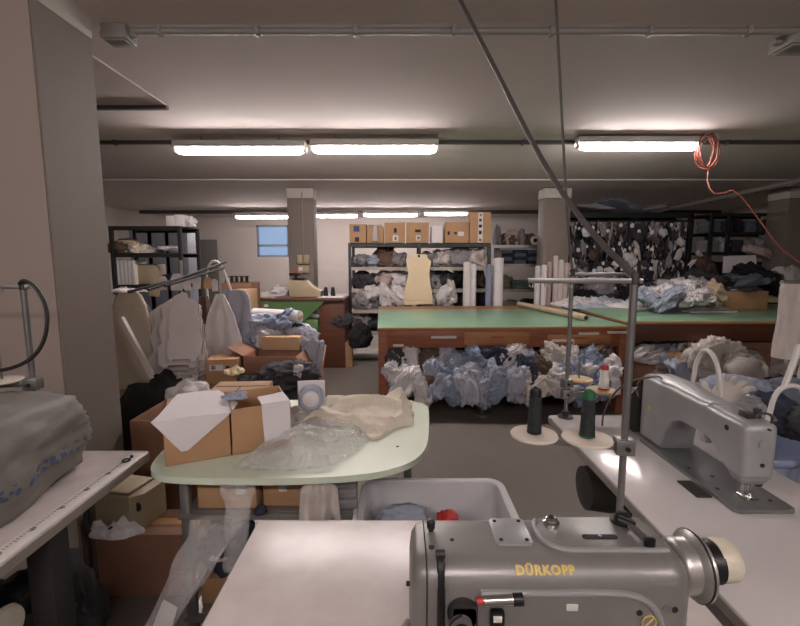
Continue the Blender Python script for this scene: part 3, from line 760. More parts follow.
# the covered machine: a soft grey cover over the machine's hump
bm = bmesh.new(); bmesh.ops.create_icosphere(bm, subdivisions=5, radius=1)
oo = Vector((4, 9, 2))
for v in bm.verts:
    d = v.co.normalized()
    s = max(abs(d.x), abs(d.y), abs(d.z)); bx = d / s
    p = d.lerp(bx, .55)
    wz = 1 + .0 * d.z
    hump = .72 + .28 * math.exp(-((d.y - .15) / .5) ** 2)
    q = Vector((p.x * .29, p.y * .41, p.z * .155))
    fl = max(0, -d.z)
    q.x *= 1 + .12 * fl; q.y *= 1 + .10 * fl
    if d.z > 0: q.z *= hump * (1.05 - .18 * d.x)
    q += d * (.028 * noise.noise(Vector((d.x * 2.2, d.y * 2.2, d.z * 1.6)) + oo) + .020 * (.3 - abs(noise.noise(Vector((d.x * 3, d.y * 4, d.z * 1.5)) + oo))) + .014 * (.3 - abs(noise.noise(Vector((d.x * 7, d.y * 4, d.z * 9)) + oo))))
    v.co = q
    if v.co.z < -.14: v.co.z = -.14
me = bpy.data.meshes.new('machine_cover'); bm.to_mesh(me); bm.free()
for p in me.polygons: p.use_smooth = True
me.materials.append(MATS['cover_grey'])
o = bpy.data.objects.new('covered_machine', me); COL.objects.link(o); o.location = (-1.335, 1.085, LZ + .141)
tag(o, 'sewing machine under a crumpled grey cover with blue printing, left table', 'machine cover')
# its thread stand against the beige pier
ls = thread_stand('thread stand on the left table in front of the beige wall', -1.285, 1.49, LZ, 1.42, [(1.08, R(185), [(.1, 'felt_disc', .06)])], (R(180), .22))
MB().tube([(-.002, -.012, 1.42 - LZ), (.015, -.012, 1.435 - LZ), (.06, -.015, 1.41 - LZ), (.095, -.02, 1.33 - LZ), (.08, -.03, 1.22 - LZ), (.02, -.04, 1.15 - LZ), (-.10, -.05, 1.12 - LZ), (-.2, -.05, 1.15 - LZ)], .0065, 8, smooth=3).build('loose_cable', 'cable_black', ls)
# ------------------------------------------------------------------ cartons
def carton(label, w, d, h, loc, rz=0.0, m='carton', open_=None, tape=True, marks=(), group=None, name='carton', t=.006):
    """origin at the front-left bottom corner; x along the front, y to the back. open_ = flap angles (front, right, back, left) in degrees above the horizon outwards, None = closed."""
    o = thing(name, label, 'carton', loc, rz, group)
    if open_ is None:
        b_ = MB().box((0, 0, 0), (w, d, h - .005), .004).build('body', m, o)
        MB().box((.001, .001, h - .0055), (w - .001, d / 2 - .0015, h), .0015).build('flap', m, o)
        MB().box((.001, d / 2 + .0015, h - .0055), (w - .001, d - .001, h), .0015).build('flap', m, o)
        if tape:
            MB().box((-.0012, d / 2 - .024, h - .001), (w + .0012, d / 2 + .024, h + .0008)).box((-.0012, d / 2 - .024, h - .07), (0, d / 2 + .024, h + .0008)).box((w, d / 2 - .024, h - .07), (w + .0012, d / 2 + .024, h + .0008)).build('tape', 'tape_tan', o, flat=True)
    else:
        b_ = MB().box((0, 0, 0), (w, d, t)).box((0, 0, 0), (w, t, h), .0015).box((0, d - t, 0), (w, d, h), .0015).box((0, t, 0), (t, d - t, h), .0015).box((w - t, t, 0), (w, d - t, h), .0015).build('body', m, o)
        fl = min(w, d) / 2 - .005
        for k, an in enumerate(open_):
            if an is None: continue
            L = w if k % 2 == 0 else d
            f = MB().box((.004, 0, -t / 2), (L - .004, fl, t / 2), .0015)
            mm = {0: Matrix.Translation((w, 0, h)) @ Matrix.Rotation(PI, 4, 'Z'), 1: Matrix.Translation((w, d, h)) @ Matrix.Rotation(-PI / 2, 4, 'Z'), 2: Matrix.Translation((0, d, h)), 3: Matrix.Translation((0, 0, h)) @ Matrix.Rotation(PI / 2, 4, 'Z')}[k] @ Matrix.Rotation(R(an), 4, 'X')
            bmesh.ops.transform(f.bm, matrix=mm, verts=f.bm.verts[:])
            f.build('flap', m, o)
    for (u, v, su, sv, mk, nm) in marks:
        MB().box((u, -.0016, v), (u + su, .001, v + sv)).build(nm, mk, b_, flat=True)
    return o

# ------------------------------------------------------------------ mint worktable
MZ = .76
mo = thing('worktable', 'pale mint worktable with rounded corners in the middle, piled with cartons', 'table', (-.40, 1.85, 0))
edge = [(-.905, 1.50), (-.86, 1.445), (-.78, 1.42), (-.60, 1.412), (-.34, 1.412), (-.12, 1.44), (0.0, 1.495), (.075, 1.575), (.115, 1.70), (.135, 1.95), (.145, 2.13), (.125, 2.21), (.06, 2.25), (-.10, 2.265), (-.5, 2.26), (-.82, 2.25), (-.90, 2.21), (-.93, 2.12), (-.935, 1.9), (-.93, 1.62)]
P = [Vector((x + .40, y - 1.85, 0)) for x, y in edge]
for _ in range(2):
    Q = []
    for i in range(len(P)):
        a, b2 = P[i], P[(i + 1) % len(P)]; Q += [a * .75 + b2 * .25, a * .25 + b2 * .75]
    P = Q
mb = MB()
mb.prism([(p.x, p.y) for p in P], MZ - .024, MZ, bev=.004).build('tabletop', 'mint_top', mo)
for (x, y) in ((-.79, 1.52), (.035, 1.83), (-.79, 2.14), (.035, 2.16)):
    MB().box((x + .40 - .016, y - 1.85 - .016, 0), (x + .40 + .016, y - 1.85 + .016, MZ - .028), .003).build('leg', 'grey_steel', mo)
for z in (.575, .16):
    MB().box((-.415, -.35, z - .022), (.225, -.32, z), .002).box((-.415, .29, z - .022), (.455, .32, z), .002).box((-.40, -.33, z - .004), (.225, .30, z + .002)).box((.20, -.0, z - .004), (.45, .30, z + .002)).build('lower_shelf', 'grey_steel', mo)
MB().lathe([(.006, MZ - .001), (.006, MZ + .001)], (.40 - .01, 1.67 - 1.85, 0), 10).build('screw_hole', 'print_black', mo)
# two cartons standing side by side on the mint table
BO, BA = Vector((-.843, 1.492, MZ + .001)), R(25.2)
ux, uy = Vector((math.cos(BA), math.sin(BA), 0)), Vector((-math.sin(BA), math.cos(BA), 0))
carton('left one of two brown cartons on the mint table, under white cloth', .222, .30, .165, BO, BA)
carton('right one of two brown cartons on the mint table, white strip hanging over its front', .222, .26, .178, BO + ux * .228, BA, open_=(None, None, None, None))
def folded_sheet(name, label, cat, top, front, m, hz, th=.003):
    """top = outline (x, y) lying on a carton, front = outline (x, z) hanging down its front; in the cartons' own axes."""
    bm = bmesh.new()
    def w(x, y, z): return bm.verts.new((x, y, z))
    tv = [w(x, y, hz + .004 + .010 * math.sin(x * 14) * min(1, abs(y) * 6)) for x, y in top]; fv = [w(x, -.006 - .03 * max(0, hz - z) * (1 if i % 2 else .5), z) for i, (x, z) in enumerate(front)]
    bm.faces.new(tv); bm.faces.new(fv)
    bmesh.ops.remove_doubles(bm, verts=bm.verts[:], dist=.013)
    bmesh.ops.triangulate(bm, faces=bm.faces[:])
    bmesh.ops.subdivide_edges(bm, edges=bm.edges[:], cuts=3, use_grid_fill=True)
    for v in bm.verts: v.co += Vector((0, 0, .006 * (noise.noise(v.co * 9) + .3)))
    bmesh.ops.recalc_face_normals(bm, faces=bm.faces[:])
    bmesh.ops.solidify(bm, geom=bm.faces[:], thickness=th)
    me = bpy.data.meshes.new(name); bm.to_mesh(me); bm.free()
    for p in me.polygons: p.use_smooth = True
    me.set_sharp_from_angle(angle=R(50)); me.materials.append(MATS[m])
    o = bpy.data.objects.new(name, me); COL.objects.link(o); o.location = BO; o.rotation_euler = (0, 0, BA)
    return tag(o, label, cat)
folded_sheet('white_cloth', 'large white cloth spread over the left carton, its corner hanging in front', 'cloth', [(-.035, 0), (.04, .29), (.20, .30), (.262, .10), (.226, 0)], [(-.035, .172), (.226, .172), (.205, .152), (.075, .052), (.055, .05)], 'paper_white', .172)
folded_sheet('white_cloth', 'narrow white cloth strip hanging down the front of the right carton', 'cloth', [(.338, 0), (.335, .10), (.44, .12), (.446, 0)], [(.338, .185), (.446, .185), (.446, .035), (.345, .02)], 'paper_white', .185)
def poly_card(name, label, cat, pts, th, m, loc, rot, group=None, edge=None):
    mb = MB(); mb.prism(pts, 0, th)
    o = mb.build(name, m, None, flat=True); o.location = loc; o.rotation_euler = rot
    return tag(o, label, cat, group)
q = BO + ux * .25 + uy * .14 + Vector((0, 0, .186))
cloth(DRAPE[1], 'crumpled_cloth', 'cloth_paleblue', q, (.055, .045, .035), (0, 0, .4), 'small crumpled pale blue cloth between the two white cloths', 'cloth')
# carton behind them, with a dark slit along the top
p0 = atz(209, 400, MZ)
carton('small brown carton with a dark slit across its top behind the cartons', .27, .19, .11, (-.925, 2.03, MZ + .001), R(4), 'carton', tape=False, marks=())
MB().box((.012, .088, .1092), (.258, .102, .1108)).box((.13, .0, .1092), (.137, .09, .1105)).box((.13, -.0015, .06), (.137, .001, .1095)).build('dark_slit', 'print_black', bpy.data.objects[-1] if False else [o for o in bpy.data.objects if o.get('label','').startswith('small brown carton with a dark slit')][0], flat=True)
# heap of knit and the pale cup of lining, beige cloth, film
cloth(DRAPE[2], 'knit_heap', 'knit_pale', (-.43, 1.98, MZ + .001), (.135, .15, .075), (0, 0, .7), 'pale ribbed knit heap lying behind the clear plastic film', 'cloth')
lr = thing('lining_roll', 'short roll of pale blue lining with a square white core card, standing on the knit', 'roll', (-.405, 1.93, MZ + .07), R(8))
MB().lathe([(.02, -.03), (.05, -.032), (.056, -.02), (.056, .02), (.05, .032), (.02, .03)], (0, 0, .05), 28, 'y').build('wound_lining', 'cloth_paleblue', lr)
MB().lathe([(.006, -.038), (.034, -.036), (.038, -.031)], (0, 0, .05), 24, 'y').build('white_core', 'paper_white', lr)
MB().box((-.062, .034, .0), (.062, .042, .118), .003).build('core_card', 'paper_white', lr)
def beige_cloth():
    bm = bmesh.new(); nx, ny = 54, 36; o = Vector((7, 3, 0)); V = []
    for j in range(ny + 1):
        row = []
        for i in range(nx + 1):
            u, v = i / nx, j / ny
            # outline in world xy
            x = -.40 + .46 * u - .05 * (1 - v) * (1 - u) + .035 * noise.noise(Vector((v * 4, 1, 0)) + o) * (1 if u > .5 else -1)
            yf = 1.90 - .16 * math.exp(-((u - .66) / .17) ** 2) + .03 * noise.noise(Vector((u * 5, 0, 2)) + o)
            yb = 2.19 + .03 * noise.noise(Vector((u * 4, 5, 2)) + o)
            y = yf + (yb - yf) * v
            e = min(u, 1 - u, v, 1 - v); rise = min(1, e * 9)
            z = .014 + .020 * rise * (1 - abs(noise.noise(Vector((x * 5, y * 8, 0)) + o)) * 1.6) + .026 * rise * max(0, 1 - abs(noise.noise(Vector((x * 3 + y * 3, y * 5, 4)) + o)) * 4) + .035 * rise * math.exp(-((v - .72) / .25) ** 2) + .02 * math.exp(-((u - .9) / .07) ** 2) * rise
            row.append((x, y, MZ + .001 + max(.006, z)))
        V.append(row)
    T = [[bm.verts.new(p) for p in r] for r in V]; B = [[bm.verts.new((p[0], p[1], MZ + .001)) for p in r] for r in V]
    for j in range(ny):
        for i in range(nx):
            bm.faces.new((T[j][i], T[j][i + 1], T[j + 1][i + 1], T[j + 1][i])); bm.faces.new((B[j][i], B[j + 1][i], B[j + 1][i + 1], B[j][i + 1]))
    for i in range(nx):
        bm.faces.new((T[0][i], B[0][i], B[0][i + 1], T[0][i + 1])); bm.faces.new((T[ny][i], T[ny][i + 1], B[ny][i + 1], B[ny][i]))
    for j in range(ny):
        bm.faces.new((T[j][0], T[j + 1][0], B[j + 1][0], B[j][0])); bm.faces.new((T[j][nx], B[j][nx], B[j + 1][nx], T[j + 1][nx]))
    c = Vector((-.1, 2.0, MZ))
    for v in bm.verts: v.co -= c
    bmesh.ops.recalc_face_normals(bm, faces=bm.faces[:])
    me = bpy.data.meshes.new('beige_cloth'); bm.to_mesh(me); bm.free()
    for p in me.polygons: p.use_smooth = True
    me.set_sharp_from_angle(angle=R(60)); me.materials.append(MATS['knit_beige'])
    o_ = bpy.data.objects.new('beige_cloth', me); COL.objects.link(o_); o_.location = c
    return tag(o_, 'beige knitted garment spread across the back right of the mint table', 'garment')
beige_cloth()
def film_sheet(name, label, outline, h, m, loc, seed, cat='plastic film', nr=20, na=72, kind=None):
    """crumpled film lying on a surface; outline = list of (x, y) about loc"""
    bm = bmesh.new(); o = Vector((seed, seed * 2, 0))
    n = len(outline)
    def rad(a):
        best = 1e9
        d = Vector((math.cos(a), math.sin(a)))
        for i in range(n):
            p, q = Vector(outline[i]), Vector(outline[(i + 1) % n]); e = q - p
            den = d.x * e.y - d.y * e.x
            if abs(den) < 1e-9: continue
            t = (p.x * e.y - p.y * e.x) / den; s = (p.x * d.y - p.y * d.x) / den
            if t > 0 and -.001 <= s <= 1.001: best = min(best, t)
        return best if best < 1e8 else .1
    ctr = bm.verts.new((0, 0, h)); prev = None
    for i in range(1, nr + 1):
        t = i / nr; ring = []
        for j in range(na):
            a = 2 * PI * j / na; r_ = rad(a) * t * (1 + .04 * noise.noise(Vector((math.cos(a) * 3, math.sin(a) * 3, 0)) + o))
            x, y = r_ * math.cos(a), r_ * math.sin(a)
            z = h * (1 - t ** 3) * (.45 + .6 * (noise.noise(Vector((x, y, 0)) * 6 + o) + .3)) + h * .7 * max(0, .35 - abs(noise.noise(Vector((x, y, 2)) * 13 + o))) * (1 - t * .5) + .004
            ring.append(bm.verts.new((x, y, max(.003, z))))
        for j in range(na):
            if prev is None: bm.faces.new((ctr, ring[j], ring[(j + 1) % na]))
            else: bm.faces.new((prev[j], ring[j], ring[(j + 1) % na], prev[(j + 1) % na]))
        prev = ring
    bmesh.ops.solidify(bm, geom=bm.faces[:], thickness=.0008)
    me = bpy.data.meshes.new(name); bm.to_mesh(me); bm.free()
    me.materials.append(MATS[m])
    o_ = bpy.data.objects.new(name, me); COL.objects.link(o_); o_.location = loc
    return tag(o_, label, cat)
film_sheet('plastic_film', 'crumpled clear plastic film on the mint table in front of beige knit', [(-.27, -.20), (-.08, -.225), (.09, -.19), (.17, -.06), (.21, .10), (.12, .23), (-.04, .25), (-.14, .10)], .085, 'plastic_bag', (-.335, 1.67, MZ + .002), 3)
def strip_film(label, pts, w, seed, m='plastic_bag'):
    """a limp plastic tube hanging along pts"""
    o = Vector((seed, 1, 2)); rings = []
    P = [Vector(p) for p in pts]
    for _ in range(2):
        Q = [P[0]]
        for i in range(len(P) - 1): Q += [P[i] * .75 + P[i + 1] * .25, P[i] * .25 + P[i + 1] * .75]
        P = Q + [P[-1]]
    for i, p in enumerate(P):
        t = i / (len(P) - 1); ww = w[0] + (w[1] - w[0]) * t
        rings.append([(p.x + math.cos(a) * ww * (1 + .5 * noise.noise(Vector((a * 1.2, t * 4, 0)) + o)), p.y + math.sin(a) * ww * .45 * (1 + .9 * noise.noise(Vector((a * 2, t * 7, 4)) + o)), p.z) for a in [2 * PI * k / 20 for k in range(20)]])
    mb = MB(); mb.loft([[Vector(q) - P[0] for q in r] for r in rings], cap=False)
    o_ = mb.build('plastic_bag', m, None, ang=80); o_.location = P[0]
    return tag(o_, label, 'plastic bag')
strip_film('clear plastic strip hanging below the front edge of the mint table', [(-.55, 1.398, .74), (-.55, 1.40, .66), (-.565, 1.39, .55), (-.58, 1.40, .42)], (.055, .025), 5, 'plastic_film')
strip_film('long clear plastic bag drooping beside the left leg of the mint table', [(-.655, 1.468, .572), (-.66, 1.40, .53), (-.70, 1.32, .46), (-.75, 1.28, .36), (-.82, 1.24, .25)], (.085, .03), 9, 'plastic_film')
bb = poly_card('paper_sheet', 'white paper sheet tucked in the drooping plastic bag', 'paper', [(-.03, -.07), (.035, -.06), (.03, .07), (-.02, .085)], .002, 'paper_white', (-.765, 1.262, .33), (R(72), R(18), R(8)))
# things on the shelf under the mint table
carton('brown carton with white label on the shelf under the mint table', .22, .30, .145, (-.755, 1.535, .578), 0, 'carton', marks=[(.145, .055, .035, .075, 'label_white', 'white_label')])
carton('second brown carton under the mint table, partly behind the hanging plastic', .17, .28, .145, (-.515, 1.55, .578), 0, 'carton', marks=[(.06, .06, .03, .08, 'label_white', 'white_label')])
cloth(LUMP[1], 'bundled_cloth', 'cloth_navy', (-.505, 1.485, .60), (.02, .02, .018), (0, 0, .3), 'small navy cloth scrap in front of the second carton', 'cloth')
o_ = cloth(HANG[1], 'hanging_garment', 'cloth_offwhite', (-.285, 1.455, .722), (.15, .3, .15), (0, 0, .12), 'off-white folded garment hanging from the shelf under the mint table', 'garment')
cloth(FOLD[1], 'folded_garment', 'cloth_grey', (-.218, 1.62, .578), (.10, .2, .12), (0, 0, .1), 'grey folded garment on the shelf beside the off-white one', 'garment')
cloth(FOLD[3], 'folded_garment', 'cloth_steel', (-.03, 1.98, .578), (.13, .2, .13), (0, 0, -.1), 'blue-grey folded garment near the right leg of the mint table', 'garment')
cloth(LUMP[2], 'crumpled_garment', 'cloth_navy', (-.69, 1.66, .335), (.10, .09, .09), (0, 0, .5), 'navy garment heap on the lowest shelf under the mint table', 'garment')
cloth(DRAPE[3], 'cloth_scrap', 'cloth_white', (-.60, 1.365, .36), (.035, .03, .02), (0, 0, .2), 'white scrap lying on the navy garment heap', 'cloth').location = (-.70, 1.575, .352)
carton('small carton on the lowest shelf behind the drooping plastic bag', .17, .18, .11, (-.775, 1.56, .163), R(0), 'carton', tape=False, marks=[(.09, .03, .05, .04, 'label_white', 'white_label')])
film_sheet('plastic_bag', 'crumpled clear plastic bag on the floor behind the small carton', [(-.16, -.1), (.12, -.12), (.16, .08), (-.1, .12)], .16, 'plastic_film', (-.72, 1.36, .0), 21, 'plastic bag')
# grey bin behind the near sewing table
bx0, bx1, by0, by1, bz = -.155, .425, 1.26, 1.735, .595
gb = thing('laundry_bin', 'large pale grey plastic bin behind the near sewing table', 'bin', ((bx0 + bx1) / 2, (by0 + by1) / 2, 0))
hx, hy = (bx1 - bx0) / 2, (by1 - by0) / 2
def tub(o, hx, hy, z0, z1, m, rim=.022, taper=.88, th=.006, r=.05):
    def rr(sx, sy, rad, z): return [(p[0], p[1], z) for p in rrect(-sx, sx, -sy, sy, rad, 5)]
    MB().loft([rr(hx * taper * .98, hy * taper * .98, r, z0), rr(hx * taper, hy * taper, r, z0 + .01), rr(hx - rim, hy - rim, r, z1 - .03), rr(hx - rim, hy - rim, r, z1 - .006), rr(hx - rim - th, hy - rim - th, r, z1 - .004), rr(hx * taper - th, hy * taper - th, r, z0 + .018)]).build('body', m, o)
    MB().loft([rr(hx - .004, hy - .004, r + .012, z1 - .028), rr(hx, hy, r + .014, z1 - .022), rr(hx, hy, r + .014, z1 - .006), rr(hx - .004, hy - .004, r + .012, z1), rr(hx - rim - .001, hy - rim - .001, r, z1), rr(hx - rim - th, hy - rim - th, r, z1 - .006), rr(hx - rim - th, hy - rim - th, r, z1 - .02), rr(hx - rim + .003, hy - rim + .003, r, z1 - .022)], cap=False, closed=True).build('rim', m, o)
tub(gb, hx, hy, .09, bz, 'bin_grey')
for sx in (-1, 1):
    for sy in (-1, 1):
        c_ = MB().lathe([(.01, -.012), (.03, -.010), (.03, .010), (.01, .012)], (sx * hx * .7, sy * hy * .7, .031), 16, 'x').box((sx * hx * .7 - .016, sy * hy * .7 - .012, .04), (sx * hx * .7 + .016, sy * hy * .7 + .012, .092), .002).build('caster', 'iron_dark', gb)
cloth(LUMP[3], 'crumpled_garment', 'cloth_paleblue', at(402, 521, 1.60), (.10, .07, .05), (0, 0, .3), 'pale blue garment inside the grey bin', 'garment')
cloth(LUMP[5], 'crumpled_garment', 'cloth_grey', (.27, 1.48, .28), (.10, .15, .14), (0, 0, .9), 'grey garment inside the grey bin', 'garment')
cloth(LUMP[7], 'crumpled_cloth', 'red_plastic', at(448, 520, 1.60), (.035, .04, .035), (0, 0, .9), 'small red cloth inside the grey bin', 'cloth')
cloth(LUMP[8], 'crumpled_garment', 'cloth_lavender', (.10, 1.50, .32), (.19, .18, .17), (0, 0, 2), 'lavender garment under the red cloth in the grey bin', 'garment')

# ------------------------------------------------------------------ clutter between the left table and the pier
carton('wide brown carton on the floor behind the left sewing table', .42, .20, .30, (-1.34, 1.79, .001), R(0), 'carton_dark')
carton('tall open brown carton beside the left pillar', .44, .36, .655, (-1.43, 2.225, .001), 0, 'carton_dark', open_=(None, None, None, None))
cloth(FOLD[2], 'folded_garment', 'cloth_paleblue', (-1.15, 2.36, .57), (.2, .2, .08), (0, 0, .3), 'pale blue folded cloth lying in the tall open carton', 'cloth')
cloth(LUMP[4], 'crumpled_garment', 'cloth_steel', (-1.24, 2.41, .44), (.17, .15, .2), (0, 0, 1.3), 'blue-grey garment filling the tall open carton', 'garment')
mt = thing('motor_box', 'beige boxy motor with a black handle on the wide brown carton', 'motor', (-1.24, 1.90, .302), R(-12))
MB().prism([(-.11, -.085), (.07, -.085), (.11, -.04), (.11, .085), (-.11, .085)], 0, .165, bev=.012).build('housing', 'machine_beige', mt)
MB().box((-.075, -.075, .164), (.06, .075, .18), .008).build('top_cover', 'machine_beige', mt)
MB().lathe([(.02, 0), (.024, .006), (.018, .012)], (.085, -.065, .11), 14, 'y').build('outlet', 'print_black', mt)
MB().tube([(-.125, -.06, .15), (-.145, -.10, .09), (-.13, -.12, .02), (-.07, -.135, .0), (-.01, -.13, .02), (.01, -.1, .05)], .011, 10, smooth=2).build('handle', 'cable_black', mt)
cloth(DRAPE[4], 'paper_wad', 'paper_white', (-1.255, 1.795, .302), (.10, .045, .09), (0, 0, 0), 'white crumpled paper in front of the beige motor', 'paper')
cloth(LUMP[8], 'dark_filler_cloth', 'cloth_black', (-1.28, 1.30, .17), (.24, .22, .26), (0, 0, 1.1), 'added black cloth heap darkening the floor under the left sewing table', 'cloth')  # heap added to deepen the shade under the left table
cloth(LUMP[9], 'dark_filler_garment', 'cloth_brown', (-1.32, .92, .14), (.2, .2, .22), (0, 0, 2), 'added dark brown garment heap darkening the floor nearest under the left table', 'garment')  # also added, to keep the floor here dark
cloth(LUMP[6], 'black_bag', 'cloth_black', (-1.66, 2.95, .36), (.26, .22, .32), (0, 0, .4), 'black bag slumped below the hanging card patterns', 'bag')
# ------------------------------------------------------------------ helpers for cloth heaps
RN = random.Random(77)
def heap(name, spots, label, cat, group, meshes=None, flat=1.0):
    """spots: (px, py, Y, w_px, h_px, material): one crumpled garment each, placed where its own depth puts it"""
    n = len(spots)
    for i, sp in enumerate(sorted(spots, key=lambda s: s[0])):
        px, py, Y, wp, hp, mname = sp[:6]
        p = at(px, py, Y); k = Y / F
        src = (meshes or FLOP)[RN.randrange(len(meshes or FLOP))]
        cloth(src, name, 'cloth_' + mname, p, (wp * k / 2 * 1.02, min(.26, wp * k / 2 * .8) * flat, hp * k / 2 * 1.02), (RN.uniform(-.15, .15), RN.uniform(-.5, .5) * (sp[6] * 2 if len(sp) > 6 else 1), RN.choice((0, PI)) + RN.uniform(-.4, .4)),
              label(mname, i, n), cat, group)
CN = dict(white='white', offwhite='off-white', cream='cream', paleblue='pale blue', blue='blue', lavender='lavender', grey='grey', dark='dark grey', black='black', navy='navy', brown='brown', beige='beige', pinkish='dusty pink', teal='dark green', steel='slate', olive='olive')

# ------------------------------------------------------------------ hanging card patterns on their stand (left)
rk = thing('pattern_rack', 'stand with dark rods holding hanging card patterns, near the left pillar', 'rack', (-1.75, 3.45, 0))
B0 = Vector((-1.75, 3.45, 0))
def L(px, py, Y): return at(px, py, Y) - B0
MB().cyl((-.10, .25, .03), (-.10, .25, 1.50), .018, 12).build('post', 'grey_steel', rk)
MB().box((-.45, .20, 0), (.40, .26, .03), .004).box((-.13, -.35, 0), (-.07, .75, .028), .004).build('base', 'grey_steel', rk)
for a, b2 in (((148, 290, 3.05), (226, 262, 3.75)), ((165, 286, 3.15), (224, 268, 3.7)), ((128, 292, 3.2), (205, 272, 3.7))):
    MB().tube([L(*a), L(*b2)], .010, 8).build('rod', 'soft_black', rk)
MB().tube([L(121, 318, 3.0), L(168, 405, 2.9)], .022, 4).build('strut', 'white_plastic', rk)
MB().tube([L(208, 300, 3.72), L(206, 280, 3.72), L(208, 266, 3.72), L(214, 260, 3.72), L(221, 264, 3.72), L(228, 282, 3.72), L(233, 296, 3.72)], .011, 8, smooth=2).build('white_hoop', 'white_plastic', rk)
def pattern(label, px0, px1, pt, pb, Y, m='card_pattern', style=0):
    a, c = at(px0, pb, Y), at(px1, pt, Y); w, h = c.x - a.x, c.z - a.z
    o = thing('card_pattern', label, 'sewing pattern', ((a.x + c.x) / 2, Y, a.z), group='hanging card patterns')
    r = random.Random(px0 * 7 + style)
    pts = [(-.5, .06), (-.36, 0), (-.30, .04), (.12, .05), (.15, .0), (.30, .02), (.34, .10), (.46, .12), (.5, .34), (.44, .5), (.45, .68), (.40, .74), (.42, .88), (.30, .93), (.14, .955), (.12, 1), (.05, 1.03), (-.05, 1.03), (-.12, 1), (-.14, .95), (-.30, .92), (-.38, .86), (-.36, .70), (-.46, .55), (-.42, .36), (-.5, .28)]
    pts = [(x * w + r.uniform(-.006, .006), z * h + r.uniform(-.006, .006)) for x, z in pts]
    cd_ = MB().prism(pts, -.006, .006, Matrix.Rotation(PI / 2, 4, 'X')).build('card', [m, 'shaded_card_edge'], o, flat=True)
    for f in cd_.data.polygons:
        if abs(f.normal.y) < .5: f.material_index = 1
    MB().tube([(0, .012, h - .03), (0, .012, h + .02), (.0, 0, h + .045), (.012, -.004, h + .03)], .004, 6, smooth=1).build('hook', 'black_steel', o)
    MB().lathe([(.012, -.0036), (.012, .0036)], (0, 0, h - .03), 12, 'y').build('hook_hole', 'print_black', o)
    return o
pl = [(167, 201, 295, 362, 3.00), (160, 203, 297, 368, 3.08), (156, 204, 298, 374, 3.14), (152, 204, 300, 379, 3.20), (148, 205, 301, 384, 3.26), (143, 205, 303, 390, 3.32), (137, 203, 306, 388, 3.38), (132, 200, 310, 384, 3.44)]
for i, (a, b2, c, d, Y) in enumerate(pl):
    pc_ = pattern('grey card pattern, ' + ('frontmost and smallest of the overlapping set' if i == 0 else ('rearmost of the overlapping set on the rods' if i == 7 else ORD[i] + ' from the front of the overlapping set on the rods')), a, b2, c, d, 3.0 + i * .075, ['card_light', 'card_pattern', 'card_dull', 'card_light', 'card_pattern'][i % 5], style=i); pc_.rotation_euler = (R(-2), 0, R((-4, 5, -2, 6, 0, -5, 3, 1)[i]))
# smaller cards clipped above them
for i, (px, py, w, h, m, nm) in enumerate([(163, 283, 9, 14, 'card_pattern', 'grey'), (177, 282, 12, 17, 'card_pattern', 'pale'), (155, 292, 11, 9, 'card_cream', 'yellowish'), (187, 283, 8, 15, 'card_pattern', 'grey'), (197, 282, 9, 14, 'card_pattern', 'narrow'), (208, 283, 8, 12, 'carton_tan', 'tan'), (215, 285, 7, 13, 'paper_white', 'white')]):
    p = at(px, py, 3.5 + i * .03); k = 3.5 / F
    poly_card('pattern_tag', 'small %s card clipped to the rods above the patterns, %s' % (nm, nth(i, 7)), 'sewing pattern', [(-w * k / 2, -h * k / 2), (w * k * .4, -h * k / 2), (w * k / 2, h * k * .3), (w * k * .2, h * k / 2), (-w * k * .3, h * k / 2), (-w * k / 2, h * k * .2)], .004, m, p, (R(88), R(5 * (i % 3) - 5), R(10 * (i % 2) - 5)), 'small cards above the patterns')
def hung(name, me, m, px, pt, pb, wpx, Y, label, cat='garment', rz=0.0, group=None, ysc=.5):
    p = at(px, pt, Y); q = at(px, pb, Y); h = p.z - q.z; wd = wpx * Y / F
    return cloth(me, name, m, p, (wd, ysc, h), (0, 0, rz), label, cat, group)
TRI = hang_mesh(90, [(0, .1), (.1, .16), (.35, .33), (.7, .46), (1, .5)], folds=3, amp=.05, thick=.03, ragged=.06); TRI.materials.append(None)
hung('hanging_garment', HANG[2], 'cloth_brown', 203, 296, 372, 13, 3.55, 'brown fabric strip hanging between the card patterns and white cloth')
hung('hanging_garment', TRI, 'cloth_white', 220, 294, 358, 40, 3.5, 'white cloth hanging beside the card patterns, flaring to a wide hem', rz=.1)
hung('hanging_garment', HANG[3], 'cloth_lavender', 234, 290, 353, 40, 3.7, 'pale lavender garment hanging rightmost from the pattern rods', rz=-.2)
# cream padded board leaning behind the strut
ib = thing('ironing_board', 'cream padded ironing board standing on end beside the left pillar', 'ironing board', (-2.02, 3.25, 0), R(12))
MB().loft([[(p[0] * s, p[1], z) for p in rrect(-.14, .14, -.02, .02, .018, 4)] for (z, s) in ((.3, .85), (.33, 1), (.7, 1), (1.0, .96), (1.16, .82), (1.24, .6), (1.28, .3))]).build('padded_cover', 'cloth_cream', ib)
MB().tube([(-.15 * s, -.024, z) for (z, s) in ((.33, 1), (.7, 1), (1.0, .96), (1.16, .84), (1.25, .62))], .016, 8).build('white_piping', 'paper_white', ib)
MB().box((-.15, -.026, .52), (.15, -.020, .53), .001).build('seam', 'cloth_beige', ib)
MB().cyl((-.10, .015, 0), (.12, .02, .34), .012).cyl((.10, .0, 0), (-.12, .02, .34), .012).build('folding_leg', 'white_plastic', ib)
cloth(LUMP[9], 'bundled_cloth', 'cloth_dark', at(134, 316, 3.6), (.13, .10, .12), (0, 0, 1), 'dark grey cloth bundle behind the white strut', 'cloth')
cloth(DRAPE[5], 'crumpled_cloth', 'cloth_white', at(128, 292, 3.3), (.13, .09, .05), (0, 0, .3), 'white cloth lying along the near ends of the rods', 'cloth')
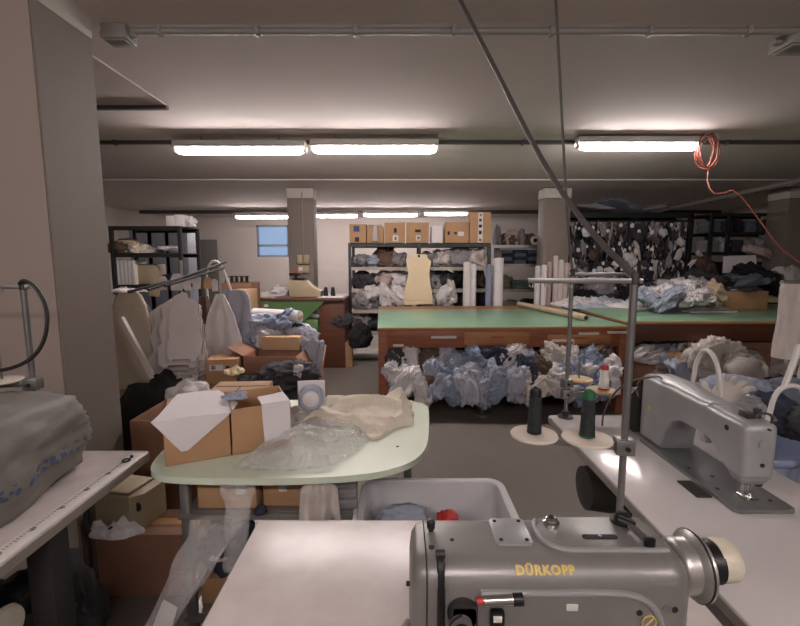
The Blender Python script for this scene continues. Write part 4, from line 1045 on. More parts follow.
cloth(LUMP[0], 'crumpled_cloth', 'cloth_white', at(190, 398, 2.8), (.13, .1, .10), (0, 0, .3), 'white cloth slumped below the card patterns', 'cloth')
cloth(LUMP[3], 'crumpled_cloth', 'cloth_offwhite', at(182, 388, 3.1), (.12, .1, .09), (0, 0, 2.3), 'off-white cloth behind the slumped white cloth', 'cloth')

# ------------------------------------------------------------------ cartons with garments (centre left)
def cpx(label, px0, px1, pt, pb, Y, d, rz=0.0, **kw):
    a, c = at(px0, pb, Y), at(px1, pt, Y)
    return carton(label, c.x - a.x, d, c.z - a.z, a, rz, **kw)
a = at(246, 388, 3.3)
base = cpx('large open brown carton stuffed with garments, left of the mint table top', 246, 312, 368, 440, 3.25, .5, 0, m='carton_dark', open_=(None, None, 40, None))
base.location.z = .001
tc_ = cpx('torn brown carton with raised flap on top of the large open carton', 244, 296, 348, 378, 3.3, .3, R(-4), m='carton_dark', open_=(None, -60, None, 25), tape=False)
tc_.location.z -= .065
cpx('tan carton lid lying among the garments above the torn carton', 262, 299, 337, 350, 3.55, .22, R(-3), m='carton_tan', tape=False)
cpx('small brown carton with printed white label below the hanging white cloth', 206, 236, 360, 384, 3.2, .22, R(6), m='carton', marks=[(.03, .10, .10, .045, 'label_white', 'white_label'), (.045, .11, .03, .03, 'print_black', 'printed_mark'), (.15, .11, .025, .025, 'print_black', 'printed_mark')])
carton('brown carton on the floor holding up the small labelled carton', .36, .3, at(206, 384, 3.2).z - .002, (at(203, 384, 3.2).x, 3.16, .001), 0, 'carton_dark')
cloth(DRAPE[6], 'paper_wad', 'card_cream', at(234, 372, 3.1), (.07, .05, .06), (.3, 0, .5), 'yellowish torn card beside the small labelled carton', 'card')
gl = [(262, 327, 3.75, 34, 22, 'paleblue'), (277, 322, 3.8, 34, 20, 'blue'), (290, 328, 3.8, 22, 20, 'navy'), (300, 340, 3.75, 30, 26, 'lavender'), (311, 358, 3.6, 20, 42, 'lavender'), (282, 343, 3.75, 30, 20, 'paleblue'), (268, 340, 3.7, 26, 20, 'white'), (305, 380, 3.5, 22, 34, 'offwhite'),
      (290, 374, 3.2, 46, 20, 'dark'), (254, 362, 3.75, 24, 30, 'white'), (262, 385, 3.18, 40, 18, 'black'), (304, 395, 3.5, 24, 36, 'brown'), (280, 392, 3.2, 50, 20, 'dark'), (298, 371, 3.12, 10, 12, 'white')]
heap('crumpled_garment', gl, lambda m, i, n: '%s crumpled garment in the heap of cartons left of centre, %s' % (CN[m], nth(i, n)), 'garment', 'garments heaped on cartons left of centre')
rl_ = thing('fabric_roll', 'short white fabric roll lying on top of the carton heap left of centre', 'fabric roll', at(254, 314, 3.9))
v = at(300, 317, 3.75) - at(254, 314, 3.9)
MB().tube([(0, 0, 0), v], .055, 18).build('wound_fabric', 'cloth_white', rl_)
MB().tube([v * .99, v * 1.03], .022, 12).build('core', 'carton_tan', rl_)

# ------------------------------------------------------------------ green work desk with beige machine (back left)
a, c = at(253, 298, 5.95), at(345, 296, 5.95)
W = c.x - a.x; dz = a.z
gd = thing('green_desk', 'green-fronted work desk with brown top near the middle pillar', 'desk', ((a.x + c.x) / 2, 6.33, 0))
MB().box((-W / 2, -.40, dz - .04), (W / 2, .40, dz), .006).build('desktop', 'desk_brown', gd)
sx = lambda px: at(px, 300, 5.95).x - (a.x + c.x) / 2
MB().prism([(sx(250), dz - .04), (sx(325), dz - .04), (sx(300), dz - .36), (sx(250), dz - .36)], .36, .385, Matrix.Rotation(PI / 2, 4, 'X')).build('front_panel', 'green_paint', gd, flat=True)
MB().box((sx(300), -.36, .0), (sx(317), .3, dz - .3), .006).build('leg', 'green_paint', gd)
MB().box((sx(252), -.36, .0), (sx(262), .3, dz - .3), .006).build('leg', 'green_paint', gd)
MB().box((sx(318), -.34, .0), (sx(344), .36, dz - .04), .006).build('side_cabinet', 'wood_dark', gd)
MB().box((sx(264), -.392, dz - .12), (sx(268), -.38, dz - .09), .002).build('catch', 'white_plastic', gd)
bm_ = thing('pressing_machine', 'beige wedge-shaped machine on the green desk before the middle pillar', 'machine', (at(305, 296, 6.2).x, 6.2, dz + .001))
s_ = 6.2 / F
MB().prism([(-14 * s_, 0), (17 * s_, 0), (18 * s_, 6 * s_), (9 * s_, 9 * s_), (3 * s_, 16 * s_), (-14 * s_, 17 * s_)], -.11, .11, Matrix.Rotation(PI / 2, 4, 'X'), bev=.012).build('housing', 'machine_beige', bm_)
MB().box((-10 * s_, -.12, 17 * s_), (1 * s_, .08, 19 * s_), .004).box((-13 * s_, -.14, 21 * s_), (-3 * s_, .06, 24 * s_), .006).cyl((-8 * s_, -.04, 17 * s_), (-8 * s_, -.04, 24 * s_), .02).build('top_clamp', 'black_plastic', bm_)
MB().box((-9 * s_, -.12, 24 * s_), (-5 * s_, -.08, 26 * s_), .002).build('red_button', 'red_plastic', bm_)
for i, px in enumerate((326, 333)):
    p = at(px, 296, 6.15)
    cone((p.x, 6.15, dz), .035, .025, .12, 'thread_black', 'black_plastic', ('left' if i == 0 else 'right') + ' of two small dark thread cones on the green desk')
cloth(DRAPE[7], 'paper_sheet', 'paper_white', (at(331, 296, 6.03).x, 6.03, dz + .001), (.16, .06, .03), (0, 0, .1), 'white paper at the right end of the green desk', 'paper')
cloth(DRAPE[8], 'crumpled_cloth', 'cloth_offwhite', (at(266, 296, 6.25).x, 6.3, dz + .001), (.25, .15, .10), (0, 0, .1), 'off-white cloth lying left on the green desk', 'cloth')
cloth(LUMP[2], 'crumpled_cloth', 'cloth_white', (at(280, 293, 6.35).x, 6.4, dz + .05), (.12, .1, .10), (0, 0, .7), 'white cloth heap beside the beige machine on green desk', 'cloth')
a = at(237, 300, 6.6)
cpx('brown carton with dark spools on top, left of the green desk', 222, 251, 283, 304, 5.6, .35, 0, m='carton_dark', tape=False)
cpx('tall tan carton beside the carton with dark spools', 232, 249, 290, 318, 5.2, .3, 0, m='carton_tan', tape=False)
cpx('brown carton under the carton with dark spools', 218, 252, 304, 372, 5.6, .35, 0, m='carton_dark', tape=False)
tb_ = cpx('brown carton under the tall tan carton', 230, 250, 318, 385.1, 5.2, .3, 0, m='carton', tape=False)
for i, px in enumerate((227, 232, 237, 242, 247)):
    p = at(px, 283, 5.75)
    o_ = MB().lathe([(.03, 0), (.032, .01), (.02, .015), (.02, .07), (.032, .075), (.03, .085)], (0, 0, 0), 14).build('spool', 'black_plastic'); o_.location = (p.x, 5.75, at(237, 283, 5.6).z + .001)
    tag(o_, 'dark spool on the carton left of the green desk, ' + nth(i, 5), 'spool', 'dark spools on the carton')
# electric boxes and shelf on the middle pillar
eb = thing('switch_box', 'upper pair of beige switch boxes on the middle pillar', 'switch box', (-1.49, 6.9, at(300, 260, 6.9).z))
for x in (-.07, .03):
    MB().box((x - .045, -.05, -.06), (x + .045, 0, .08), .008).build('box', 'machine_beige', eb)
MB().cyl((-.02, -.015, .08), (-.02, -.015, CZ - at(300, 260, 6.9).z - .1), .010).build('wire_pipe', 'conduit_grey', eb)
eb = thing('switch_box', 'lower single beige switch box on the middle pillar', 'switch box', (-1.49, 6.9, at(300, 269, 6.9).z))
MB().box((-.11, -.05, -.06), (.07, 0, .055), .008).build('box', 'machine_beige', eb)
MB().box((-.09, -.054, -.03), (-.03, -.049, .03), .003).build('switch', 'white_plastic', eb)
# ------------------------------------------------------------------ steel shelf with files (far left)
def rack(name, label, x0, x1, y0, y1, ztop, levels, m='black_steel', bm_=None, th=.03, post=.02, group=None, mids=(), lip=.05):
    o = thing(name, label, 'shelf', ((x0 + x1) / 2, (y0 + y1) / 2, 0), 0, group)
    hx, hy = (x1 - x0) / 2, (y1 - y0) / 2
    for px_ in [-hx + post, hx - post] + [k - (x0 + x1) / 2 for k in mids]:
        for py_ in (-hy + post, hy - post):
            MB().box((px_ - post, py_ - post, 0), (px_ + post, py_ + post, ztop), .003).build('post', m, o)
    for z in levels:
        MB().box((-hx + .002, -hy + .002, z - lip), (hx - .002, -hy + .016, z)).box((-hx + .002, hy - .016, z - lip), (hx - .002, hy - .002, z)).box((-hx + .002, -hy + .016, z - .012), (hx - .002, hy - .016, z)).build('shelf_board', m if (bm_ is None or z > ztop - .03) else bm_, o, flat=True)
    return o
a, c = at(108, 226, 5.2), at(180, 226, 5.2)
zt = a.z
fr = rack('steel_shelf', 'black steel shelf with files and cloth behind the left pillar', a.x, c.x, 5.2, 5.70, zt, [zt, at(150, 253, 5.2).z, at(150, 285, 5.2).z, .35], m='soft_black')
z3, z2 = at(150, 285, 5.2).z + .001, at(150, 253, 5.2).z + .001
for i, (p0, p1, h0) in enumerate([(167, 174, 212), (175, 183, 211), (184, 192, 213)]):
    a, c = at(p0 - 1, 224, 5.45), at(p1 - 1, h0, 5.45)
    if i < 2:
        carton(('left' if i == 0 else 'right') + ' one of two white boxes on top of the black steel shelf', c.x - a.x, .2, c.z - a.z, (a.x, 5.45, zt + .001), 0, 'label_white', tape=False, name='white_box', group='white boxes on the black steel shelf')
    else:
        cloth(LUMP[5], 'white_bag', 'cloth_white', ((a.x + c.x) / 2, 5.54, zt + .055), ((c.x - a.x) / 2, .08, .075), (0, 0, 1), 'crumpled white bag on top of the black steel shelf', 'bag')
for i in range(6):
    a = at(113 + i * 3.9, 285, 5.25)
    b_ = thing('file_binder', 'pale file binder standing on the black steel shelf, ' + nth(i, 6), 'binder', (a.x, 5.24, z3), 0, 'file binders on the steel shelf')
    MB().box((0, 0, 0), (.043, .26, .30), .004).build('cover', 'label_white', b_)
    MB().box((.012, -.0015, .18), (.031, .001, .25)).build('spine_label', 'card_pattern', b_, flat=True)
bx = thing('label_printer', 'beige machine box with dark side slots among the files', 'machine', (at(146, 283, 5.3).x, 5.3, z3), 0)
MB().box((-.10, 0, 0), (.13, .24, .245), .02).build('housing', 'machine_beige', bx)
MB().box((-.125, -.01, 0), (-.10, .22, .26), .006).build('side_panel', 'paper_white', bx)
for z in (.04, .1, .16): MB().box((-.121, -.0125, z), (-.106, -.009, z + .04), .001).build('side_slot', 'print_black', bx)
for i, (px, py, wp, hp, m) in enumerate([(124, 249, 26, 15, 'brown'), (138, 250, 22, 15, 'cream'), (150, 254, 16, 12, 'offwhite'), (169, 249, 16, 6, 'white'), (128, 243, 18, 8, 'beige'), (162, 278, 8, 6, 'dark'), (172, 277, 8, 6, 'black')]):
    p = at(px, py, 5.45); k = 5.45 / F
    cloth(LUMP[(i * 3) % 12], 'crumpled_cloth', 'cloth_' + m, p, (wp * k / 2, .14, hp * k / 2), (0, 0, i), '%s cloth on the black steel shelf behind the left pillar, %s' % (CN[m], ORD[i] + ' of seven'), 'cloth', 'cloths on the black steel shelf')
# grey lockers behind
for i, (p0, p1) in enumerate([(136, 152), (153, 169), (170, 186)]):
    a, c = at(p0, 340, 8.2), at(p1, 229, 8.2)
    lk = thing('locker', 'tall blue-grey locker behind the black steel shelf, ' + nth(i, 3), 'locker', ((a.x + c.x) / 2, 8.45, 0), 0, 'lockers at the back left')
    w2 = (c.x - a.x) / 2
    MB().box((-w2, -.23, 0), (w2, .25, c.z), .006).build('body', 'locker_grey', lk)
    d_ = MB().box((-w2 + .02, -.247, .08), (w2 - .02, -.229, c.z - .03), .004).build('locker_door', 'locker_grey', lk)
    MB().box((w2 - .07, -.262, .95), (w2 - .045, -.246, 1.05), .004).build('handle', 'chrome', d_)

# ------------------------------------------------------------------ cutting tables
def big_table(label, x0, y0, W, D, rz, H=.87, ap=.20, post=.045, drawers=(), name='cutting_table', wood='wood_brown', back=.0, mid=True):
    o = thing(name, label, 'table', (x0, y0, 0), rz)
    MB().box((-.006, -.014, H - .03), (W + .006, D + .01, H - .002), .004).build('wood_top', 'wood_light', o)
    MB().box((-.005, .0, H - .003), (W + .005, D - back, H), .001).build('green_top', 'green_lino', o)
    MB().box((0, .01, H - ap), (W, .035, H - .03), .003).box((0, D - .035, H - ap), (W, D - .01, H - .03), .003).box((.01, .03, H - ap), (.035, D - .03, H - .03), .003).box((W - .035, .03, H - ap), (W - .01, D - .03, H - .03), .003).build('apron', wood, o)
    for x in (0, W - 2 * post):
        for y in (0.0, D - 2 * post):
            MB().box((x, y, 0), (x + 2 * post, y + 2 * post, H - .03), .004).build('leg', wood, o)
    MB().box((.03, .06, .17), (W - .03, D - .06, .20), .003).build('lower_shelf', wood, o)
    for (x, w_, h_) in drawers:
        d_ = MB().box((x, -.006, H - ap + .03), (x + w_, .012, H - ap + .03 + h_), .003).build('drawer', 'wood_light', o)
        MB().box((x + w_ / 2 - .06, -.016, H - ap + .035 + h_ / 2), (x + w_ / 2 + .06, -.005, H - ap + .05 + h_ / 2), .003).build('drawer_pull', wood, d_)
    return o
GT = (-.205, 4.06)
g1_ = big_table('large wooden cutting table with a green top in the middle', GT[0], GT[1], 2.42, 1.9, R(2.5), back=.38, drawers=[(.82, .62, .12), (1.62, .62, .09)])
for (x, w_, z) in ((.50, .24, .775), (1.66, .22, .735), (1.92, .2, .80), (2.2, .2, .81), (.14, .1, .70)):
    MB().box((x, -.0085, z - .012), (x + w_, -.004, z + .012)).build('paper_label', 'label_white', g1_, flat=True)
MB().cyl((1.02, .06, .0), (1.02, .06, .70), .018).cyl((1.02, .06, .66), (1.02, .06, .72), .05, 14, .02).lathe([(.09, 0), (.09, .01), (.02, .02)], (1.02, .06, 0), 18).build('support_post', 'galvanised', g1_)
GT2 = (2.33, 4.5)
g2_ = big_table('second wooden cutting table at the right, heaped with garments', GT2[0], GT2[1], 3.4, 1.75, 0, ap=.21, wood='wood_dark', post=.055)
def gtop(px, py): return atz(px, py, .872)
# tube roll across the green table
p, q = atz(519, 304, .905), atz(586, 318, .905)
ro = thing('paper_tube', 'long beige tube lying across the right end of the green table', 'fabric roll', q)
v = p - q
MB().tube([(0, 0, 0), v], .033, 18).build('wound_paper', 'cloth_beige', ro)
MB().tube([-v * .002, v * .01], .022, 14).build('dark_end', 'print_black', ro)
# garments stuffed on the lower shelf of the green table: three layers, each garment its own
def pack(p0, p1, pt, pb, Y, n, cols, wp, hp, seed, where, drop=0.0):
    r = random.Random(seed); sp = []
    for i in range(n):
        t = (i + .5) / n
        sp.append((p0 + (p1 - p0) * t + r.uniform(-3, 3), pt + (pb - pt) * r.random(), Y + r.uniform(-.07, .07), wp * r.uniform(.75, 1.25), hp * r.uniform(.75, 1.25), r.choice(cols)))
    heap('crumpled_garment', sp, lambda m, i, n_: '%s crumpled garment %s, %s' % (CN[m], where, nth(i, n_)), 'garment', 'garments ' + where)
pack(394, 606, 358, 364, 4.65, 9, ['lavender', 'navy', 'paleblue', 'pinkish', 'dark', 'white'], 34, 34, 1, 'deep under the green table')
pack(392, 608, 362, 374, 4.36, 10, ['paleblue', 'paleblue', 'lavender', 'white', 'dark', 'navy', 'brown'], 34, 30, 2, 'in the middle row under the green table')
pack(398, 606, 374, 380, 4.14, 10, ['paleblue', 'blue', 'lavender', 'brown', 'white'], 30, 28, 3, 'in the front row under the green table')
sp = []
_r = random.Random(11)
for i in range(40):
    px = 392 + 214 * (i + .5) / 40 + _r.uniform(-4, 4); low = i % 3
    sp.append((px, (362, 375, 387)[low] + _r.uniform(-5, 6), 4.13 - .065 * low, _r.uniform(15, 25), _r.uniform(22, 34), _r.choice(['paleblue', 'paleblue', 'paleblue', 'lavender', 'lavender', 'blue', 'white', 'white', 'offwhite', 'lavender', 'blue', 'navy'] if low else ['paleblue', 'lavender', 'white', 'dark', 'navy', 'offwhite', 'blue', 'brown']) if 430 < px or low == 0 else _r.choice(['white', 'white', 'offwhite', 'offwhite', 'brown']), 1.15))
heap('crumpled_garment', sp, lambda m, i, n: '%s garment spilling forward under the green table, %s' % (CN[m], nth(i, n)), 'garment', 'garments spilling forward under the green table')
carton('brown carton under the left end of the green table', .26, .4, .2, (-.08, 4.2, .202), 0, 'carton_dark', tape=False)
# under the second table
pack(655, 765, 352, 360, 5.0, 6, ['offwhite', 'pinkish', 'grey', 'white', 'steel'], 44, 30, 4, 'deep under the right table')
pack(662, 745, 356, 368, 4.7, 6, ['offwhite', 'offwhite', 'pinkish', 'white', 'paleblue'], 40, 30, 5, 'at the front under the right table')
cloth(FLOP[4], 'crumpled_garment', 'cloth_offwhite', at(722, 362, 4.56), (.36, .20, .24), (.1, .3, .2), 'big off-white garment heap bulging from under the right table', 'garment')
cloth(DRAPE[2], 'crumpled_garment', 'cloth_white', at(646, 356, 4.6), (.17, .12, .2), (.9, 0, .3), 'white garment hanging out below the left end of the right table', 'garment')
carton('torn piece of brown carton sticking out below the right table', .26, .1, .19, at(655, 368, 4.62), R(-25), 'carton', open_=(None, 30, None, 20))
carton('brown carton on the floor under the left end of the right table', .4, .4, .34, (2.5, 4.62, .202), 0, 'carton_dark')
carton('dark brown carton under the right end of the right table', .42, .4, .42, (3.62, 4.66, .202), 0, 'carton_dark')
# heaps on top
def tops(spots, where):
    n = len(spots)
    for i, (px, py, wp, dp, hp, m, k) in enumerate(sorted(spots)):
        p = gtop(px, py); kk = p.y / F
        cloth(DRAPE[k % 10] if k < 10 else LUMP[k % 12], 'crumpled_garment', 'cloth_' + m, (p.x, p.y, .873 + (0 if k < 10 else hp * kk * .25)), (wp * kk / 2, dp, hp * kk * (1 if k < 10 else .5)), (0, 0, RN.uniform(-.5, .5)), '%s garment %s, %s' % (CN[m], where, nth(i, n)), 'garment', 'garments ' + where)
tops([(566, 305, 34, .22, 8, 'white', 1), (585, 304, 40, .25, 11, 'white', 2), (605, 304, 38, .25, 12, 'paleblue', 3), (622, 307, 34, .2, 9, 'white', 4), (596, 307, 40, .15, 6, 'lavender', 5), (577, 308, 26, .12, 6, 'paleblue', 6), (640, 309, 26, .15, 5, 'white', 0)], 'in the white heap between the cutting tables')
tops([(655, 301, 46, .28, 17, 'paleblue', 7), (672, 303, 44, .24, 20, 'white', 8), (690, 302, 46, .28, 24, 'paleblue', 9), (708, 303, 40, .24, 20, 'white', 1), (682, 299, 50, .25, 30, 'lavender', 2), (702, 298, 46, .25, 28, 'paleblue', 3), (664, 300, 36, .2, 24, 'white', 16), (695, 296, 44, .2, 26, 'lavender', 19), (674, 309, 26, .1, 6, 'white', 4), (700, 309, 44, .16, 9, 'white', 5), (725, 305, 30, .2, 20, 'beige', 18), (648, 297, 26, .2, 26, 'paleblue', 21), (716, 296, 30, .2, 30, 'olive', 13)], 'in the tall heap on the right cutting table')
a = gtop(668, 311)
po = poly_card('folded_board', 'flat white board lying in front of the carton on the right table', 'board', [(0, 0), (.62, .02), (.66, .10), (.30, .20), (.02, .16)], .018, 'paper_white', gtop(690, 313), (0, 0, R(4)))
p = gtop(725, 310)
carton('brown carton standing on the right cutting table among garments', .56, .42, .235, (p.x, p.y, .873), R(3), 'carton', tape=True)
cloth(DRAPE[9], 'crumpled_garment', 'cloth_dark', (p.x + .3, p.y + .2, 1.112), (.34, .2, .07), (0, 0, .4), 'dark grey garment on top of the carton on right table', 'garment')
cloth(DRAPE[6], 'crumpled_garment', 'cloth_lavender', (p.x + .1, p.y + .25, 1.112), (.2, .15, .05), (0, 0, 2), 'lavender garment beside the dark one on the carton', 'garment')
heap('crumpled_garment', [(648, 298, 5.3, 22, 13, 'paleblue', 1), (660, 293, 5.35, 26, 14, 'white', 1), (673, 289, 5.4, 26, 13, 'lavender', 1), (688, 287, 5.4, 28, 14, 'white', 1), (702, 289, 5.4, 24, 13, 'grey', 1), (714, 293, 5.3, 22, 14, 'beige', 1), (668, 299, 5.15, 26, 12, 'paleblue', 1), (696, 297, 5.15, 28, 14, 'white', 1)], lambda m, i, n: '%s garment crowning the tall heap on the right cutting table, %s' % (CN[m], nth(i, n)), 'garment', 'garments crowning the tall heap')
# carton with dark cloth beside the wooden table
c_ = cpx('brown carton with dark cloth on top, left of the cutting table', 330, 352, 327, 352, 6.0, .35, R(5), m='carton', tape=False)
c_.location.z = .001
p = at(341, 320, 6.1)
cloth(LUMP[7], 'crumpled_cloth', 'cloth_dark', p, (.15, .13, .11), (0, 0, .5), 'dark grey cloth bundle on the carton left of cutting table', 'cloth')
cloth(LUMP[1], 'crumpled_cloth', 'cloth_black', at(360, 338, 6.0), (.16, .14, .20), (0, 0, 1.5), 'black cloth heap on the floor before the tall shelf', 'cloth')
# ------------------------------------------------------------------ tall steel shelf in the middle with cartons on top
SYF, SD = 6.55, .55
a, c = at(348, 243, SYF), at(491, 243, SYF)
SX0, SX1, ST = a.x, c.x, a.z
lv = [at(400, y, SYF).z for y in (243.5, 267, 289, 310, 332)]
sh = rack('steel_shelf', 'tall dark steel shelf behind the green table with seven cartons on top', SX0, SX1, SYF, SYF + SD, ST + .0, lv + [.06], 'dark_green_steel', bm_='shelf_pale', mids=[at(419.5, 243, SYF).x], post=.022)
def on_shelf(spots, zi, where, Yo=.28):
    n = len(spots); z = lv[zi] + .001
    for i, (p0, p1, hp, m, k) in enumerate(spots):
        Y = SYF + Yo; kk = Y / F
        xa, xb = at(p0, 260, Y).x, at(p1, 260, Y).x
        xa = max(xa, SX0 + .06); xb = min(xb, SX1 - .05)
        h = hp * kk
        if k < 10: src, zz, sz = FLOP[k], z + h * .46, h * .5
        else: src, zz, sz = FOLD[k % 6], z, h
        s = (xb - xa) * .62 if k < 10 else (xb - xa)
        cloth(src, 'folded_garment' if k >= 10 else 'crumpled_garment', 'cloth_' + m, ((xa + xb) / 2, Y, zz), (s, .21 if k < 10 else .40, sz), (0, 0, 0 if k >= 10 else RN.choice((0, PI)) + RN.uniform(-.2, .2)), '%s garment on the %s, tall shelf, %s' % (CN[m], where, nth(i, n)), 'garment', 'garments on the %s of the tall shelf' % where)
on_shelf([(353, 368, 12, 'grey', 2), (366, 383, 11, 'paleblue', 1), (378, 393, 19, 'brown', 3), (389, 403, 15, 'grey', 4)], 1, 'left bay\'s upper board')
on_shelf([(423, 436, 14, 'grey', 6), (434, 448, 15, 'offwhite', 5), (446, 470, 18, 'grey', 7), (466, 488, 18, 'offwhite', 0)], 1, 'right bay\'s upper board')
on_shelf([(353, 366, 16, 'dark', 8), (362, 380, 14, 'dark', 9), (376, 392, 16, 'pinkish', 1), (390, 408, 17, 'white', 2)], 2, 'left bay\'s second board')
on_shelf([(423, 437, 17, 'grey', 3), (434, 450, 16, 'dark', 5), (448, 464, 17, 'black', 4), (476, 489, 17, 'brown', 7)], 2, 'right bay\'s second board')
on_shelf([(353, 370, 17, 'white', 6), (366, 382, 14, 'grey', 2), (380, 394, 18, 'white', 0), (392, 408, 18, 'dark', 9)], 3, 'left bay\'s third board')
on_shelf([(423, 438, 19, 'offwhite', 1), (434, 450, 18, 'white', 4), (446, 463, 19, 'black', 8), (474, 488, 19, 'black', 6)], 3, 'right bay\'s third board')
on_shelf([(353, 368, 17, 'grey', 3), (366, 384, 15, 'dark', 5), (384, 402, 17, 'white', 7), (402, 418, 14, 'grey', 9)], 4, 'left bay\'s bottom board')
# pale garments spilling over the fronts
heap('crumpled_garment', [(385, 297, SYF - .0, 10, 22, 'white', 1), (394, 298, SYF, 9, 24, 'offwhite', 1), (402, 295, SYF, 10, 22, 'white', 1), (443, 295, SYF, 11, 18, 'white', 1), (451, 292, SYF, 8, 20, 'offwhite', 1), (371, 293, SYF, 14, 12, 'white', 1), (362, 298, SYF, 12, 10, 'grey', 1)], lambda m, i, n: '%s cloth spilling over a board of the tall shelf, %s' % (CN[m], nth(i, n)), 'garment', 'cloths spilling over the tall shelf')
# cartons on top
tops_ = [(349.5, 366, 224, 'carton', 'two dark printed patches', [(.25, .60, .35, .30, 'print_blue'), (.33, .06, .25, .24, 'print_black')]),
         (367, 383, 226, 'carton', 'white cloth over its top', []),
         (384.5, 405, 222.5, 'carton', 'a small printed figure', [(.46, .50, .14, .22, 'print_black'), (.40, .08, .28, .3, 'label_white'), (.49, .14, .1, .16, 'print_black')]),
         (406.5, 429, 222.5, 'carton', 'a printed bar above a round mark', [(.38, .52, .26, .14, 'print_black'), (.42, .12, .2, .26, 'label_white'), (.48, .18, .1, .14, 'print_black')]),
         (431.5, 442.5, 226, 'label_white', 'plain white sides', []),
         (445, 469, 222, 'carton', 'dark marks and a white label', [(.10, .38, .1, .18, 'print_black'), (.38, .42, .12, .1, 'print_black'), (.55, .34, .24, .2, 'label_white')]),
         (469.5, 491, 212, 'carton', 'a white printed column down its front', [(.40, .02, .22, .96, 'label_white'), (.46, .06, .1, .08, 'print_black'), (.44, .28, .13, .12, 'print_black'), (.44, .50, .13, .10, 'print_black'), (.44, .70, .13, .08, 'print_black'), (.46, .88, .1, .06, 'print_black')])]
for i, (p0, p1, pt, m, d, mk) in enumerate(tops_):
    a = at(p0, 243, SYF + .04); c = at(p1, pt, SYF + .04); w_, h = c.x - a.x, c.z - ST - .002
    lab = {1: 'brown carton with white cloth over its top, second on the tall shelf', 4: 'narrow white carton among brown ones on top of the tall shelf', 6: 'tallest brown carton, with white printed column, rightmost on the tall shelf'}.get(i, 'brown carton on top of the tall shelf with ' + d)
    carton(lab, w_, .38, h, (a.x, SYF + .04, ST + .002), 0, m, tape=i in (5,), marks=[(u * w_, v * h, su * w_, sv * h, mk_, 'printed_label' if mk_ == 'label_white' else 'printed_mark') for u, v, su, sv, mk_ in mk], group='cartons on top of the tall shelf')
    if i == 1:
        cloth(DRAPE[3], 'white_cloth', 'cloth_white', (a.x + w_ / 2, SYF + .2, ST + h + .003), (w_ / 2, .17, .05), (0, 0, 0), 'white cloth lying on the second carton of the tall shelf', 'cloth')
        hung('white_cloth', HANG[4], 'cloth_white', 375, 226, 241, 5, SYF + .0, 'white strip hanging down the front of the second carton', 'cloth', ysc=.3)
# cream card pattern hanging in front of the shelf
pt_ = at(419, 254, 6.42); pb_ = at(419, 305, 6.42); h = pt_.z - pb_.z; w_ = 29 * 6.42 / F
o = thing('card_pattern', 'large cream card pattern hanging in front of the tall shelf', 'sewing pattern', (pt_.x, 6.44, pb_.z))
r = random.Random(3)
pts = [(-.5, 0), (.48, .02), (.46, .25), (.40, .40), (.36, .62), (.40, .78), (.42, .86), (.30, .92), (.26, .99), (-.24, 1), (-.30, .93), (-.44, .88), (-.40, .74), (-.36, .6), (-.44, .42), (-.5, .28)]
MB().prism([(x * w_, z * h) for x, z in pts], -.004, .004, Matrix.Rotation(PI / 2, 4, 'X')).build('card', 'card_cream', o, flat=True)
MB().tube([(0, .0, h - .03), (0, .02, h + .06), (0, .075, h + .09)], .008, 6).lathe([(.02, -.006), (.02, .006)], (0, 0, h - .03), 12, 'y').build('hook', 'black_steel', o)
MB().prism([(-.47 * w_, .10 * h), (-.3 * w_, .075 * h), (.1 * w_, .09 * h), (.46 * w_, .06 * h), (.46 * w_, .066 * h), (.1 * w_, .1 * h), (-.3 * w_, .085 * h), (-.47 * w_, .11 * h)], .0035, .006, Matrix.Rotation(PI / 2, 4, 'X')).build('second_card_edge', 'carton_tan', o, flat=True)
# standing fabric rolls
def roll(label, px, pt, wpx, Y, m, group=None, lean=0.0, core='carton_tan', zb=.001):
    p = at(px, pt, Y); r_ = wpx * Y / F / 2
    o = thing('fabric_roll', label, 'fabric roll', (p.x - lean, Y, zb), 0, group)
    H = p.z - zb
    MB().tube([(0, 0, 0), (lean * .5, 0, H / 2), (lean, 0, H)], r_, 20).build('wound_fabric', m, o, ang=60)
    MB().tube([(lean, 0, H - .02), (lean * 1.0, 0, H + .012)], r_ * .35, 12).build('core', core, o)
    return o
roll('thick white fabric roll standing before the right bay of the tall shelf, left one', 467.5, 262, 8, 6.38, 'cloth_white')
roll('thin white fabric roll touching the thick one before the tall shelf', 474, 264, 5, 6.36, 'cloth_white')
roll('slim blue fabric roll standing at the right corner of the tall shelf', 489, 265, 6, 6.34, 'cloth_blue')
roll('tall white fabric roll right of the slim blue roll', 498.5, 258, 10.5, 6.4, 'cloth_white')
roll('slim white fabric roll in front of the right grey shelf, left of the pair', 538, 266, 5.5, 6.5, 'cloth_white')
roll('slim white fabric roll in front of the right grey shelf, right of the pair', 544.5, 265, 5.5, 6.5, 'cloth_white')
for i, (px, pt, w_, m, ln) in enumerate([(550, 262, 5, 'pinkish', .02), (556, 256, 5, 'offwhite', -.02), (561.5, 260, 6, 'offwhite', .0), (567, 263, 5, 'pinkish', .03), (572, 258, 4, 'white', .0)]):
    roll('tall thin pattern roll before the right pillar, ' + nth(i, 5), px, pt, w_, 6.62, 'cloth_' + m, 'thin rolls before the right pillar', ln)
